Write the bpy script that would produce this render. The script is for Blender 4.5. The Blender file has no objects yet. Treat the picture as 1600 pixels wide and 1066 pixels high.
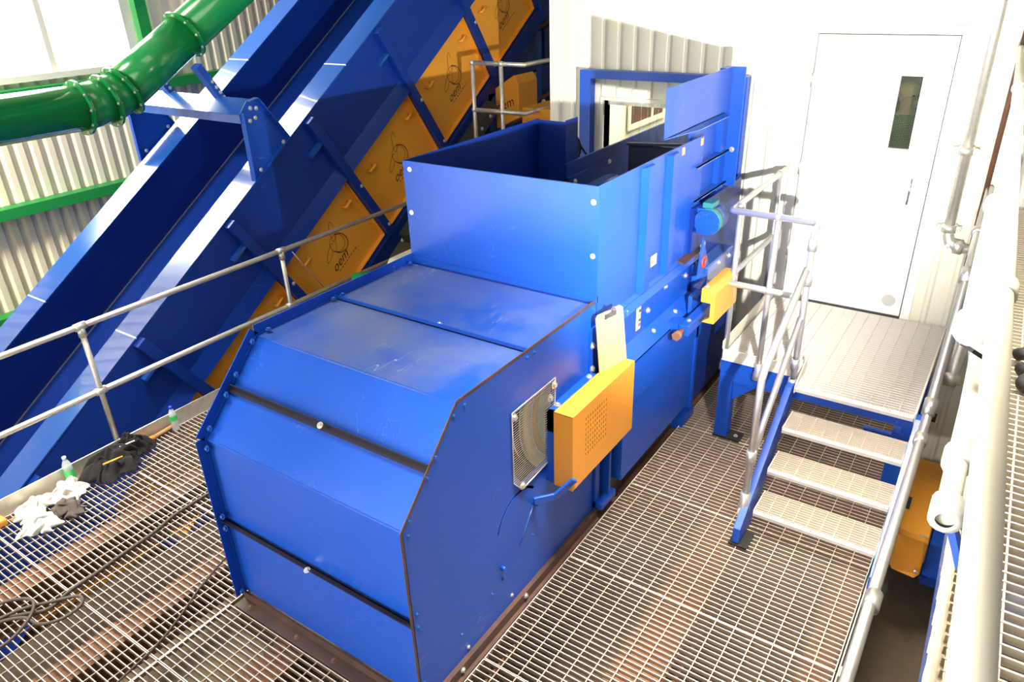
import bpy, bmesh, math, random
from mathutils import Vector, Matrix
random.seed(7)
SC = bpy.context.scene
COL = SC.collection
V = Vector

# ------------------------------------------------------------------ materials
MATS = {}
def srgb(r, g, b):
    f = lambda c: (c/255/12.92) if c/255 <= .04045 else ((c/255+.055)/1.055)**2.4
    return (f(r), f(g), f(b), 1)

def mat(name, col, rough=.5, metal=0., spec=.5, noise=0., nscale=4., col2=None, bump=0., bscale=30., coat=0., scratch=None, rough2=None, stretch=None):
    m = bpy.data.materials.new(name); m.use_nodes = True
    nt = m.node_tree; bs = nt.nodes['Principled BSDF']
    bs.inputs['Base Color'].default_value = col
    bs.inputs['Roughness'].default_value = rough
    bs.inputs['Metallic'].default_value = metal
    bs.inputs['Specular IOR Level'].default_value = spec
    bs.inputs['Coat Weight'].default_value = coat
    tc = nt.nodes.new('ShaderNodeTexCoord')
    src = tc.outputs['Object']
    if stretch:
        mp = nt.nodes.new('ShaderNodeMapping'); mp.inputs['Scale'].default_value = stretch
        nt.links.new(src, mp.inputs['Vector']); src = mp.outputs['Vector']
    cur = None
    if noise > 0 or rough2 is not None:
        n = nt.nodes.new('ShaderNodeTexNoise'); n.inputs['Scale'].default_value = nscale
        n.inputs['Detail'].default_value = 6; n.inputs['Roughness'].default_value = .65
        nt.links.new(src, n.inputs['Vector'])
        r = nt.nodes.new('ShaderNodeValToRGB')
        r.color_ramp.elements[0].position = .38; r.color_ramp.elements[1].position = .72
        nt.links.new(n.outputs['Fac'], r.inputs['Fac'])
        if noise > 0:
            mx = nt.nodes.new('ShaderNodeMix'); mx.data_type = 'RGBA'
            mx.inputs['A'].default_value = col; mx.inputs['B'].default_value = col2 or col
            ml = nt.nodes.new('ShaderNodeMath'); ml.operation = 'MULTIPLY'; ml.inputs[1].default_value = noise
            nt.links.new(r.outputs['Color'], ml.inputs[0]); nt.links.new(ml.outputs[0], mx.inputs['Factor'])
            cur = mx.outputs['Result']
        if rough2 is not None:
            mr = nt.nodes.new('ShaderNodeMapRange'); mr.inputs['To Min'].default_value = rough; mr.inputs['To Max'].default_value = rough2
            nt.links.new(r.outputs['Color'], mr.inputs['Value']); nt.links.new(mr.outputs['Result'], bs.inputs['Roughness'])
    if scratch:
        # thin worn streaks: stretched, distorted noise thresholded to a narrow band
        n2 = nt.nodes.new('ShaderNodeTexNoise'); n2.inputs['Scale'].default_value = scratch[0]
        n2.inputs['Detail'].default_value = 3; n2.inputs['Distortion'].default_value = .25
        mp2 = nt.nodes.new('ShaderNodeMapping'); mp2.inputs['Rotation'].default_value = (.4, .3, .6); mp2.inputs['Scale'].default_value = (1.6, .22, 1.6)
        nt.links.new(tc.outputs['Object'], mp2.inputs['Vector']); nt.links.new(mp2.outputs['Vector'], n2.inputs['Vector'])
        r2 = nt.nodes.new('ShaderNodeValToRGB'); e = r2.color_ramp.elements
        e[0].position = .4965; e[0].color = (0, 0, 0, 1); e[1].position = .5; e[1].color = (1, 1, 1, 1)
        x = e.new(.5035); x.color = (0, 0, 0, 1)
        nt.links.new(n2.outputs['Fac'], r2.inputs['Fac'])
        n3 = nt.nodes.new('ShaderNodeTexNoise'); n3.inputs['Scale'].default_value = 1.7
        nt.links.new(tc.outputs['Object'], n3.inputs['Vector'])
        r3 = nt.nodes.new('ShaderNodeValToRGB'); r3.color_ramp.elements[0].position = .5; r3.color_ramp.elements[1].position = .7
        nt.links.new(n3.outputs['Fac'], r3.inputs['Fac'])
        mm = nt.nodes.new('ShaderNodeMath'); mm.operation = 'MULTIPLY'
        nt.links.new(r2.outputs['Color'], mm.inputs[0]); nt.links.new(r3.outputs['Color'], mm.inputs[1])
        mm2 = nt.nodes.new('ShaderNodeMath'); mm2.operation = 'MULTIPLY'; mm2.inputs[1].default_value = scratch[1]
        nt.links.new(mm.outputs[0], mm2.inputs[0])
        mx2 = nt.nodes.new('ShaderNodeMix'); mx2.data_type = 'RGBA'
        mx2.inputs['A'].default_value = col; mx2.inputs['B'].default_value = scratch[2]
        if cur: nt.links.new(cur, mx2.inputs['A'])
        nt.links.new(mm2.outputs[0], mx2.inputs['Factor']); cur = mx2.outputs['Result']
    if name.startswith('blue'): bs.inputs['Specular IOR Level'].default_value = .36
    if cur: nt.links.new(cur, bs.inputs['Base Color'])
    if bump > 0:
        n4 = nt.nodes.new('ShaderNodeTexNoise'); n4.inputs['Scale'].default_value = bscale; n4.inputs['Detail'].default_value = 4
        nt.links.new(src, n4.inputs['Vector'])
        b = nt.nodes.new('ShaderNodeBump'); b.inputs['Strength'].default_value = bump; b.inputs['Distance'].default_value = .02
        nt.links.new(n4.outputs['Fac'], b.inputs['Height']); nt.links.new(b.outputs['Normal'], bs.inputs['Normal'])
    MATS[name] = m
    return m

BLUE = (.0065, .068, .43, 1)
mat('blue', BLUE, .3, noise=.25, nscale=2.2, col2=(.011, .085, .46, 1), scratch=(3.2, .26, (.35, .45, .8, 1)), rough2=.42)
mat('blue_worn_haze', (.008, .06, .36, 1), .32, noise=.9, nscale=1.1, col2=(.12, .15, .23, 1), scratch=(4.5, .9, (.4, .42, .5, 1)), rough2=.5)  # scratched paint; grey blotches put the hazy ceiling reflection into the colour
mat('blue_shaded', (.003, .024, .19, 1), .33, noise=.2, nscale=2, col2=(.004, .03, .22, 1), rough2=.42)  # darker copy of the blue, with shade put into the colour
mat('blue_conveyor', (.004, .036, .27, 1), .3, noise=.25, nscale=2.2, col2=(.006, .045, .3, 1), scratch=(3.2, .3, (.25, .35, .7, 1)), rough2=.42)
mat('blue_slate', (.014, .085, .38, 1), .2, noise=.3, nscale=1.2, col2=(.025, .10, .38, 1), coat=.5)
mat('orange', (.95, .41, .04, 1), .42, noise=.2, nscale=2.5, col2=(.84, .34, .03, 1))
mat('yellow_guard', (.72, .30, .03, 1), .42, noise=.15, nscale=3, col2=(.62, .24, .02, 1))
mat('green', (.008, .27, .06, 1), .22, noise=.2, nscale=2, col2=(.012, .32, .07, 1), coat=.3)
mat('green_steel', (.012, .26, .05, 1), .5)
mat('galv', (.72, .69, .61, 1), .36, metal=.75, noise=.5, nscale=14, col2=(.42, .41, .38, 1), bump=.08, bscale=60, rough2=.5)
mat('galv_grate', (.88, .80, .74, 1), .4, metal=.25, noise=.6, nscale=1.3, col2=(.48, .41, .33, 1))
mat('grate_side_shade', (.34, .26, .19, 1), .6, metal=.2, noise=.6, nscale=1.3, col2=(.22, .16, .115, 1))  # bar sides: shade painted in as a darker brown than the tops
mat('tread_side', (.74, .69, .60, 1), .5, metal=.1)
mat('rod_tan', (.45, .36, .27, 1), .55, metal=.2)
mat('galv_rail', (.72, .71, .69, 1), .3, metal=.8, noise=.4, nscale=12, col2=(.5, .49, .47, 1), bump=.1, bscale=70, rough2=.45)
mat('galv_bright', (.80, .78, .74, 1), .32, metal=.3, noise=.4, nscale=10, col2=(.55, .54, .5, 1), bump=.15, bscale=80)
mat('cream_grate', (.62, .55, .42, 1), .5, noise=.3, nscale=6, col2=(.5, .43, .32, 1))
mat('cream_paint', (.78, .73, .58, 1), .45, noise=.3, nscale=9, col2=(.55, .5, .42, 1))
mat('cladding', (.76, .74, .60, 1), .42, noise=.1, nscale=.8, col2=(.70, .68, .55, 1))
mat('door_white', (.85, .84, .80, 1), .42, noise=.08, nscale=1.2, col2=(.75, .73, .68, 1))
mat('corrugated', (.86, .77, .58, 1), .5, noise=.25, nscale=1.2, col2=(.74, .65, .47, 1))
mat('frame_cream', (.75, .72, .60, 1), .5)
mat('rust', (.24, .11, .055, 1), .7, noise=.8, nscale=5, col2=(.10, .045, .025, 1), bump=.2)
mat('rust_dark', (.055, .032, .028, 1), .5, noise=.6, nscale=7, col2=(.14, .06, .035, 1))
mat('bar_dark', (.016, .013, .026, 1), .6, spec=.2)
mat('ceiling_grey', (.30, .30, .29, 1), .7)
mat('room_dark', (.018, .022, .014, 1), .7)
mat('jacket_green', (.06, .16, .03, 1), .8)
mat('skin', (.55, .3, .2, 1), .55)
mat('trousers', (.02, .022, .03, 1), .8)
mat('stain_grey', (.5, .49, .46, 1), .6)
mat('wire_grey', (.34, .34, .32, 1), .5)
mat('galv_dark', (.46, .45, .42, 1), .32, metal=.85, noise=.5, nscale=12, col2=(.34, .33, .31, 1), bump=.08, bscale=60)
mat('ground', (.16, .115, .07, 1), .85, noise=.9, nscale=1.1, col2=(.06, .045, .03, 1), bump=.3, bscale=12)
mat('black_cloth', (.012, .011, .011, 1), .9, bump=.5, bscale=25)
mat('white_cloth', (.78, .74, .64, 1), .9, noise=.4, nscale=9, col2=(.6, .55, .44, 1), bump=.5, bscale=30)
mat('pale_cloth', (.62, .64, .55, 1), .9, noise=.5, nscale=12, col2=(.42, .45, .38, 1), bump=.5, bscale=30)
mat('grey_cloth', (.10, .08, .065, 1), .9, noise=.5, nscale=14, col2=(.05, .04, .035, 1), bump=.5, bscale=30)
mat('rubber', (.022, .020, .018, 1), .6)
mat('cable_brown', (.06, .045, .035, 1), .6)
mat('black', (.01, .01, .01, 1), .5)
mat('dark_grey', (.05, .05, .05, 1), .5)
mat('ink', (.05, .018, .005, 1), .6)
mat('clip_board', (.62, .36, .17, 1), .65, noise=.3, nscale=30, col2=(.52, .29, .13, 1))
mat('chrome', (.8, .8, .8, 1), .18, metal=1)
mat('bolt_zinc', (.75, .74, .70, 1), .3, metal=.8)
mat('wood', (.42, .22, .09, 1), .6)
mat('white_plastic', (.85, .85, .83, 1), .4)
mat('label_white', (.85, .84, .80, 1), .5)
mat('label_orange', (.80, .36, .05, 1), .5)
mat('label_red', (.55, .06, .03, 1), .5)
mat('green_label', (.05, .6, .12, 1), .4)
mat('blue_cap', (.01, .05, .6, 1), .4)
mat('turquoise', (.03, .20, .20, 1), .4)
mat('wheel_grey', (.62, .61, .57, 1), .45, noise=.3, nscale=6, col2=(.3, .29, .27, 1))
mat('tan', (.62, .40, .2, 1), .5)
mat('brown_dark', (.05, .03, .02, 1), .6, noise=.7, nscale=3, col2=(.2, .06, .02, 1))
mat('belt', (.012, .018, .05, 1), .5)

def glass(name, col, rough=.03, alpha=.25):
    m = bpy.data.materials.new(name); m.use_nodes = True
    nt = m.node_tree; nt.nodes.remove(nt.nodes['Principled BSDF'])
    out = nt.nodes['Material Output']
    t = nt.nodes.new('ShaderNodeBsdfTransparent'); t.inputs[0].default_value = col
    g = nt.nodes.new('ShaderNodeBsdfGlossy'); g.inputs['Roughness'].default_value = rough
    fr = nt.nodes.new('ShaderNodeLayerWeight'); fr.inputs['Blend'].default_value = .12
    mx = nt.nodes.new('ShaderNodeMixShader')
    ad = nt.nodes.new('ShaderNodeMath'); ad.operation = 'ADD'; ad.inputs[1].default_value = alpha
    nt.links.new(fr.outputs['Fresnel'], ad.inputs[0])
    nt.links.new(ad.outputs[0], mx.inputs[0]); nt.links.new(t.outputs[0], mx.inputs[1]); nt.links.new(g.outputs[0], mx.inputs[2])
    nt.links.new(mx.outputs[0], out.inputs['Surface'])
    MATS[name] = m
glass('window_glass', (.97, .99, .97, 1), .02, .02)
glass('wired_glass', (.78, .82, .76, 1), .03, .0)
glass('vinyl', (.95, .965, .92, 1), .08, .05)
mat('pet', (.85, .93, .95, 1), .12); MATS['pet'].node_tree.nodes['Principled BSDF'].inputs['Alpha'].default_value = .38

# ------------------------------------------------------------------ mesh helpers
ORG = {}
class MB:
    def __init__(s): s.v = []; s.f = []; s.sm = []
    def add(s, vs, fs, smooth=False):
        n = len(s.v); s.v += [V(p) for p in vs]
        for f in fs: s.f.append([i+n for i in f]); s.sm.append(smooth)
        return s
    def hexa(s, p):   # 4 bottom ccw then 4 top
        return s.add(p, [(3,2,1,0),(4,5,6,7),(0,1,5,4),(1,2,6,5),(2,3,7,6),(3,0,4,7)])
    def box(s, x0, x1, y0, y1, z0, z1):
        return s.hexa([(x0,y0,z0),(x1,y0,z0),(x1,y1,z0),(x0,y1,z0),(x0,y0,z1),(x1,y0,z1),(x1,y1,z1),(x0,y1,z1)])
    def prism(s, pts, vec):   # polygon extruded by vec
        n = len(pts); vec = V(vec); a = [V(p) for p in pts]
        return s.add(a+[p+vec for p in a], [list(range(n))[::-1], list(range(n, 2*n))]+[(i, (i+1) % n, n+(i+1) % n, n+i) for i in range(n)])
    def bar(s, p0, p1, w, h, up=(0,0,1)):  # rectangular bar along a line
        p0, p1 = V(p0), V(p1); d = (p1-p0).normalized(); u = V(up); sd = d.cross(u).normalized(); u = sd.cross(d)
        q = [sd*(-w/2)-u*h/2, sd*(w/2)-u*h/2, sd*(w/2)+u*h/2, sd*(-w/2)+u*h/2]
        return s.add([p0+k for k in q]+[p1+k for k in q], [(0,1,2,3),(7,6,5,4),(0,4,5,1),(1,5,6,2),(2,6,7,3),(3,7,4,0)])
    def tube(s, pts, r, seg=12, caps=True, closed=False):
        pts = [V(p) for p in pts]; n = len(pts); rings = []
        rr = r if isinstance(r, (list, tuple)) else [r]*n
        def tan(i):
            if closed: return (pts[(i+1) % n]-pts[i-1]).normalized()
            if i == 0: return (pts[1]-pts[0]).normalized()
            if i == n-1: return (pts[-1]-pts[-2]).normalized()
            a = (pts[i]-pts[i-1]).normalized(); b = (pts[i+1]-pts[i]).normalized()
            return (a+b).normalized() if (a+b).length > 1e-6 else a
        t = tan(0); u = t.orthogonal().normalized(); vs = []
        for i in range(n):
            t2 = tan(i)
            if i: u = (t.rotation_difference(t2) @ u)
            t = t2; u = (u-t*u.dot(t)).normalized(); w = t.cross(u)
            sc = 1.
            if 0 < i < n-1 and not closed:
                c = (pts[i]-pts[i-1]).normalized().dot(t); sc = 1.
            for k in range(seg):
                a = 2*math.pi*k/seg; vs.append(pts[i]+(u*math.cos(a)+w*math.sin(a))*rr[i]*sc)
        fs = []
        for i in range(n if closed else n-1):
            j = (i+1) % n
            for k in range(seg): fs.append((i*seg+k, i*seg+(k+1) % seg, j*seg+(k+1) % seg, j*seg+k))
        s.add(vs, fs, True)
        if caps and not closed:
            b = len(s.v)-len(vs)
            s.f.append([b+k for k in range(seg)][::-1]); s.sm.append(False)
            s.f.append([b+(n-1)*seg+k for k in range(seg)]); s.sm.append(False)
        return s
    def cyl(s, p0, p1, r, seg=16): return s.tube([p0, p1], r, seg)
    def lathe(s, prof, org, axis, seg=24, smooth=True):   # prof [(r,h)]
        org = V(org); ax = V(axis).normalized(); u = ax.orthogonal().normalized(); w = ax.cross(u); vs = []
        for r, h in prof:
            for k in range(seg):
                a = 2*math.pi*k/seg; vs.append(org+ax*h+(u*math.cos(a)+w*math.sin(a))*r)
        fs = []
        for i in range(len(prof)-1):
            for k in range(seg): fs.append((i*seg+k, i*seg+(k+1) % seg, (i+1)*seg+(k+1) % seg, (i+1)*seg+k))
        return s.add(vs, fs, smooth)
    def plate(s, outer, holes, fn, nrm):   # flat plate with holes; fn maps 2d->3d; nrm = thickness vector
        bm = bmesh.new(); es = []
        for loop in [outer]+holes:
            vv = [bm.verts.new((p[0], p[1], 0)) for p in loop]
            for i in range(len(vv)): es.append(bm.edges.new((vv[i], vv[(i+1) % len(vv)])))
        bmesh.ops.triangle_fill(bm, use_beauty=True, edges=es)
        bm.verts.index_update(); nrm = V(nrm); n = len(bm.verts)
        base = [V(fn(v.co.x, v.co.y)) for v in bm.verts]
        fs = [[v.index for v in f.verts] for f in bm.faces]
        allf = fs+[[i+n for i in f[::-1]] for f in fs]
        for e in bm.edges:
            if len(e.link_faces) == 1: a, b = e.verts[0].index, e.verts[1].index; allf.append((a, b, b+n, a+n))
        s.add(base+[p+nrm for p in base], allf); bm.free(); return s
    def sphere(s, c, r, seg=12, sc=(1,1,1)):
        c = V(c); vs = []; fs = []; m = seg//2
        for i in range(m+1):
            a = math.pi*i/m
            for k in range(seg):
                b = 2*math.pi*k/seg; vs.append(c+V((math.sin(a)*math.cos(b)*r*sc[0], math.sin(a)*math.sin(b)*r*sc[1], math.cos(a)*r*sc[2])))
        for i in range(m):
            for k in range(seg): fs.append((i*seg+k, i*seg+(k+1) % seg, (i+1)*seg+(k+1) % seg, (i+1)*seg+k))
        return s.add(vs, fs, True)
    def build(s, name, m, parent=None, bevel=0., label=None, side=None):
        if parent is None:
            lo = V((min(v.x for v in s.v), min(v.y for v in s.v), min(v.z for v in s.v)))
            hi = V((max(v.x for v in s.v), max(v.y for v in s.v), max(v.z for v in s.v)))
            org = V(((lo.x+hi.x)/2, (lo.y+hi.y)/2, lo.z))
        else: org = ORG[parent.name]
        me = bpy.data.meshes.new(name); me.from_pydata([v-org for v in s.v], [], s.f)
        me.polygons.foreach_set('use_smooth', s.sm)
        bm = bmesh.new(); bm.from_mesh(me); bmesh.ops.remove_doubles(bm, verts=bm.verts, dist=1e-6)
        bmesh.ops.recalc_face_normals(bm, faces=bm.faces); bm.to_mesh(me); bm.free()
        me.materials.append(MATS[m])
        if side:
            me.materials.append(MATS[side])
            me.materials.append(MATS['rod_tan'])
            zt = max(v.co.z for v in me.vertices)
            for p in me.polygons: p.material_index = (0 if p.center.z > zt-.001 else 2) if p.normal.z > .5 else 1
        o = bpy.data.objects.new(name, me); COL.objects.link(o)
        if parent is None: o.location = org
        else: o.parent = parent
        ORG[o.name] = org
        if bevel:
            b = o.modifiers.new('bevel', 'BEVEL'); b.width = bevel; b.segments = 2; b.limit_method = 'ANGLE'
        if label: o['label'] = label
        return o
def thing(name, loc, label, cat, group=None):
    o = bpy.data.objects.new(name, None); o.empty_display_size = .2; COL.objects.link(o); o.location = loc
    ORG[o.name] = V(loc); o['label'] = label; o['category'] = cat
    if group: o['group'] = group
    return o
def tag(o, label, cat, group=None):
    o['label'] = label; o['category'] = cat
    if group: o['group'] = group
    return o
def struct(o): o['kind'] = 'structure'; return o
def dup(o, name=None):   # copy of one part, same mesh
    c = o.copy(); COL.objects.link(c); ORG[c.name] = ORG[o.name].copy(); return c

BOLT = {}
def bolt(p, n, parent, r=.014, m='bolt_zinc', name='bolt'):
    """hex bolt with washer at p pointing along n; mesh shared"""
    key = (r, m)
    if key not in BOLT:
        b = MB(); b.lathe([(0, 0), (r*1.5, 0), (r*1.5, r*.25), (0, r*.25)], (0,0,0), (0,0,1), 14, False)
        b.lathe([(r, r*.25), (r, r*.95), (r*.8, r*1.1), (0, r*1.1)], (0,0,0), (0,0,1), 6, False)
        me = bpy.data.meshes.new('bolt'); me.from_pydata(b.v, [], b.f); me.materials.append(MATS[m]); BOLT[key] = me
    o = bpy.data.objects.new(name, BOLT[key]); COL.objects.link(o); o.parent = parent
    o.location = V(p)-ORG[parent.name]; o.rotation_mode = 'QUATERNION'
    o.rotation_quaternion = V((0,0,1)).rotation_difference(V(n).normalized()); return o
def text_mesh(mb, body, size, origin, ux, uy, nrm, depth=.001, shear=0.):
    cu = bpy.data.curves.new('txt', 'FONT'); cu.body = body; cu.size = size; cu.shear = shear; cu.fill_mode = 'FRONT'; cu.resolution_u = 3
    o = bpy.data.objects.new('txt', cu); COL.objects.link(o)
    dg = bpy.context.evaluated_depsgraph_get(); dg.update()
    me = bpy.data.meshes.new_from_object(o.evaluated_get(dg))
    origin, ux, uy, nrm = V(origin), V(ux).normalized(), V(uy).normalized(), V(nrm).normalized()
    mb.add([origin+ux*v.co.x+uy*v.co.y+nrm*depth for v in me.vertices], [list(p.vertices) for p in me.polygons])
    bpy.data.objects.remove(o); bpy.data.curves.remove(cu); bpy.data.meshes.remove(me)
def ribbon(mb, pts, w, nrm, closed=False):   # flat painted line
    pts = [V(p) for p in pts]; nrm = V(nrm); n = len(pts); vs = []
    for i in range(n):
        a = pts[i-1] if (i or closed) else pts[i]; b = pts[(i+1) % n] if (i < n-1 or closed) else pts[i]
        sd = (b-a).cross(nrm).normalized()*w/2; vs += [pts[i]-sd, pts[i]+sd]
    mb.add(vs, [(2*i, 2*i+1, 2*((i+1) % n)+1, 2*((i+1) % n)) for i in range(n if closed else n-1)])

# ================================================================== SETTING
GZ = -1.7
struct(MB().box(-14, 3, -4, 18, GZ-.1, GZ).build('floor', 'ground'))

# ---- left corrugated wall with window
XW = -11.0
WY0, WY1, WZ0, WZ1 = 3.25, 6.35, 2.58, 6.5
def corr(mb, y0, y1, z0, z1):
    p = .19; vs = []; prof = [(0, 0), (.055, 0), (.085, .055), (.16, .055), (.19, 0)]
    ys = []; k = 0
    while y0+k*p < y1:
        for dy, dx in prof[:-1]: ys.append((min(y0+k*p+dy, y1), dx))
        k += 1
    ys.append((y1, 0))
    for yy, dx in ys: vs += [(XW+dx, yy, z0), (XW+dx, yy, z1)]
    mb.add(vs, [(2*i, 2*i+1, 2*i+3, 2*i+2) for i in range(len(ys)-1)])
w = MB(); corr(w, -6.9, WY0-.05, GZ, 7.2); corr(w, WY0-.05, WY1+.12, GZ, WZ0-.05); corr(w, WY0-.05, WY1+.12, WZ1+.05, 7.2); corr(w, WY1+.12, 17.9, GZ, 7.2)
w.box(XW-.06, XW-.03, -7, WY0-.05, GZ, 7.2).box(XW-.06, XW-.03, WY0-.05, WY1+.1, GZ, WZ0-.05).box(XW-.06, XW-.03, WY1+.1, 18, GZ, 7.2).box(XW-.06, XW-.03, WY0-.05, WY1+.1, WZ1+.05, 7.2)
struct(w.build('wall_left', 'corrugated'))
wn = MB(); wn.box(XW-.02, XW+.12, WY0-.05, WY1+.05, WZ0-.06, WZ0+.02); wn.box(XW-.02, XW+.12, WY1-.09, WY1+.05, WZ0+.02, WZ1-.05); wn.box(XW-.02, XW+.12, WY0-.05, WY1+.05, WZ1-.05, WZ1+.05); wn.box(XW-.02, XW+.12, WY0-.05, WY0+.05, WZ0+.02, WZ1-.05)
wo = struct(wn.build('window_1', 'frame_cream'))
for y in (5.19, 4.15): MB().box(XW, XW+.06, y-.04, y+.04, WZ0, WZ1).build('mullion', 'frame_cream', wo)
MB().box(XW+.01, XW+.02, WY0, WY1, WZ0, WZ1).build('pane', 'window_glass', wo)
struct(MB().box(XW+.12, XW+.24, WY1+.07, WY1+.24, WZ0-.1, 7.1).build('trim_1', 'green_steel'))
struct(MB().box(XW+.08, XW+.26, -6.8, WY1+.24, WZ0-.26, WZ0-.12).build('trim_2', 'green_steel'))
def girt(n, y0, y1, z):
    g = MB(); g.box(XW+.06, XW+.27, y0, y1, z+.062, z+.084); g.box(XW+.245, XW+.27, y0, y1, z-.056, z+.062); struct(g.build(n, 'green_steel'))
girt('trim_3', -6.8, 17.5, .96); girt('trim_4', -6.8, 17.5, -.42); girt('trim_5', WY1+.25, 17.5, 2.27)
# far wall behind everything (dim end of the hall)
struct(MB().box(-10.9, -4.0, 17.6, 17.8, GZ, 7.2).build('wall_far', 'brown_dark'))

# ---- white clad building wall with door and conveyor opening
YB = 6.7
OX0, OX1, OZ0, OZ1 = -3.49, -2.15, 1.55, 2.45
DX0, DX1, DZ0, DZ1 = -1.56, -.55, .79, 3.075
bw = MB()
bw.plate([(-4.08, GZ), (1.6, GZ), (1.6, 5.6), (-4.08, 5.6)], [[(OX0, OZ0), (OX1, OZ0), (OX1, OZ1), (OX0, OZ1)], [(DX0-.06, DZ0), (DX1+.06, DZ0), (DX1+.06, DZ1+.06), (DX0-.06, DZ1+.06)]], lambda x, z: (x, YB, z), (0, .12, 0))
x = -4.0
def rib(x, z0, z1): bw.hexa([(x-.022, YB, z0), (x+.022, YB, z0), (x+.022, YB+.02, z0), (x-.022, YB+.02, z0), (x-.022, YB, z1), (x+.022, YB, z1), (x+.022, YB+.02, z1), (x-.022, YB+.02, z1)])
def rib2(x, z0, z1):
    bw.prism([(x-.03, YB+.001, z0), (x-.012, YB-.016, z0), (x+.012, YB-.016, z0), (x+.03, YB+.001, z0)], (0, 0, z1-z0))
while x < 1.5:
    if OX0-.03 < x < OX1+.03: rib2(x, GZ, OZ0-.02); rib2(x, OZ1+.04, 5.6)
    elif DX0-.14 < x < DX1+.12: rib2(x, DZ1+.1, 5.6)
    else: rib2(x, GZ, 5.6)
    x += .165
bw.box(-4.1, -4.0, YB-.022, YB+.02, GZ, 5.6)
struct(bw.build('wall_back', 'cladding'))
t = MB().box(OX0-.03, OX1+.03, YB-.03, YB+.13, OZ1, OZ1+.03).box(OX0-.03, OX0, YB-.03, YB+.13, OZ0, OZ1)
struct(t.build('trim_6', 'cladding'))
# building inside seen through the opening
struct(MB().box(-3.95, 0, 9.6, 9.7, GZ, 4.2).build('wall_inside', 'cladding'))
struct(MB().box(-3.95, 0, YB+.13, 9.6, 4.2, 4.3).build('ceiling', 'cladding'))
struct(MB().box(-4.05, -3.95, YB+.13, 9.6, GZ, 4.2).build('wall_side', 'cladding'))
iw = MB().box(-3.94, -3.93, 8.2, 9.15, 1.92, 2.6).build('window_2', 'brown_dark'); struct(iw)
f = MB(); f.box(-3.93, -3.91, 8.14, 9.21, 1.86, 1.92); f.box(-3.93, -3.91, 8.14, 9.21, 2.6, 2.66); f.box(-3.93, -3.91, 8.14, 8.2, 1.92, 2.6); f.box(-3.93, -3.91, 9.15, 9.21, 1.92, 2.6); f.box(-3.93, -3.91, 8.8, 8.83, 1.92, 2.6)
f.build('window_frame', 'frame_cream', iw)
struct(MB().box(-11.1, 3.2, -7, 18, 7.2, 7.3).build('ceiling', 'ceiling_grey'))
# ---- door
d = MB(); d.box(DX0-.085, DX0-.004, YB-.035, YB+.1, DZ0, DZ1+.004); d.box(DX1+.004, DX1+.075, YB-.035, YB+.1, DZ0, DZ1+.004); d.box(DX0-.085, DX1+.075, YB-.035, YB+.1, DZ1+.004, DZ1+.065)
dr = struct(d.build('door_1', 'door_white'))
sb = MB()
for a in ((DX0-.03, DX0+.03, DZ0, DZ1+.03), (DX1-.03, DX1+.03, DZ0, DZ1+.03), (DX0+.03, DX1-.03, DZ1-.03, DZ1+.03)): sb.box(a[0], a[1], YB+.03, YB+.04, a[2], a[3])
sb.build('gap_shade', 'dark_grey', dr)  # dark strips added behind the leaf gaps to paint them as shade
PX0, PX1, PZ0, PZ1 = -.90, -.745, 2.225, 2.78
lf = MB(); lf.plate([(DX0+.006, DZ0+.01), (DX1-.006, DZ0+.01), (DX1-.006, DZ1-.006), (DX0+.006, DZ1-.006)], [[(PX0, PZ0), (PX1, PZ0), (PX1, PZ1), (PX0, PZ1)]], lambda x, z: (x, YB-.02, z), (0, .045, 0))
leaf = lf.build('door_leaf', 'door_white', dr)
vp = MB(); 
for a in ((PX0-.03, PX0, PZ0-.03, PZ1+.03), (PX1, PX1+.03, PZ0-.03, PZ1+.03), (PX0, PX1, PZ0-.03, PZ0), (PX0, PX1, PZ1, PZ1+.03)): vp.box(a[0], a[1], YB-.032, YB-.02, a[2], a[3])
vp.build('vision_frame', 'door_white', leaf)
MB().box(PX0, PX1, YB-.002, YB+.002, PZ0, PZ1).build('vision_pane', 'wired_glass', leaf)
wm = MB()
k = PX0+.012
while k < PX1: wm.box(k-.0009, k+.0009, YB+.004, YB+.006, PZ0, PZ1); k += .0125
k = PZ0+.012
while k < PZ1: wm.box(PX0, PX1, YB+.004, YB+.006, k-.0009, k+.0009); k += .0125
wm.build('wire_mesh', 'wire_grey', leaf)
h = MB().tube([(-.672, YB-.02, 2.0), (-.672, YB-.06, 2.0), (-.676, YB-.06, 1.8), (-.676, YB-.02, 1.8)], .011, 10); h.build('door_handle', 'chrome', leaf)
MB().lathe([(0, .0006), (.055, .0006)], (-.66, YB-.021, .93), (0, -1, 0), 20).build('stain', 'stain_grey', leaf)
for z in (2.72, 2.0, 1.25): MB().cyl((DX0-.003, YB-.03, z-.06), (DX0-.003, YB-.03, z+.06), .011, 10).build('hinge', 'galv', dr)
MB().box(DX0, DX1, YB-.03, YB, DZ0-.03, DZ0+.012).build('threshold', 'dark_grey', dr)
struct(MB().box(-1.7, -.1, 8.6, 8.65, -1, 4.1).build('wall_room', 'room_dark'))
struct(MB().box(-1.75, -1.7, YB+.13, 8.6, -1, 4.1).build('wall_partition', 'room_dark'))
struct(MB().box(-1.75, 0, YB+.13, 8.65, .7, .79).build('floor_room', 'room_dark'))
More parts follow.
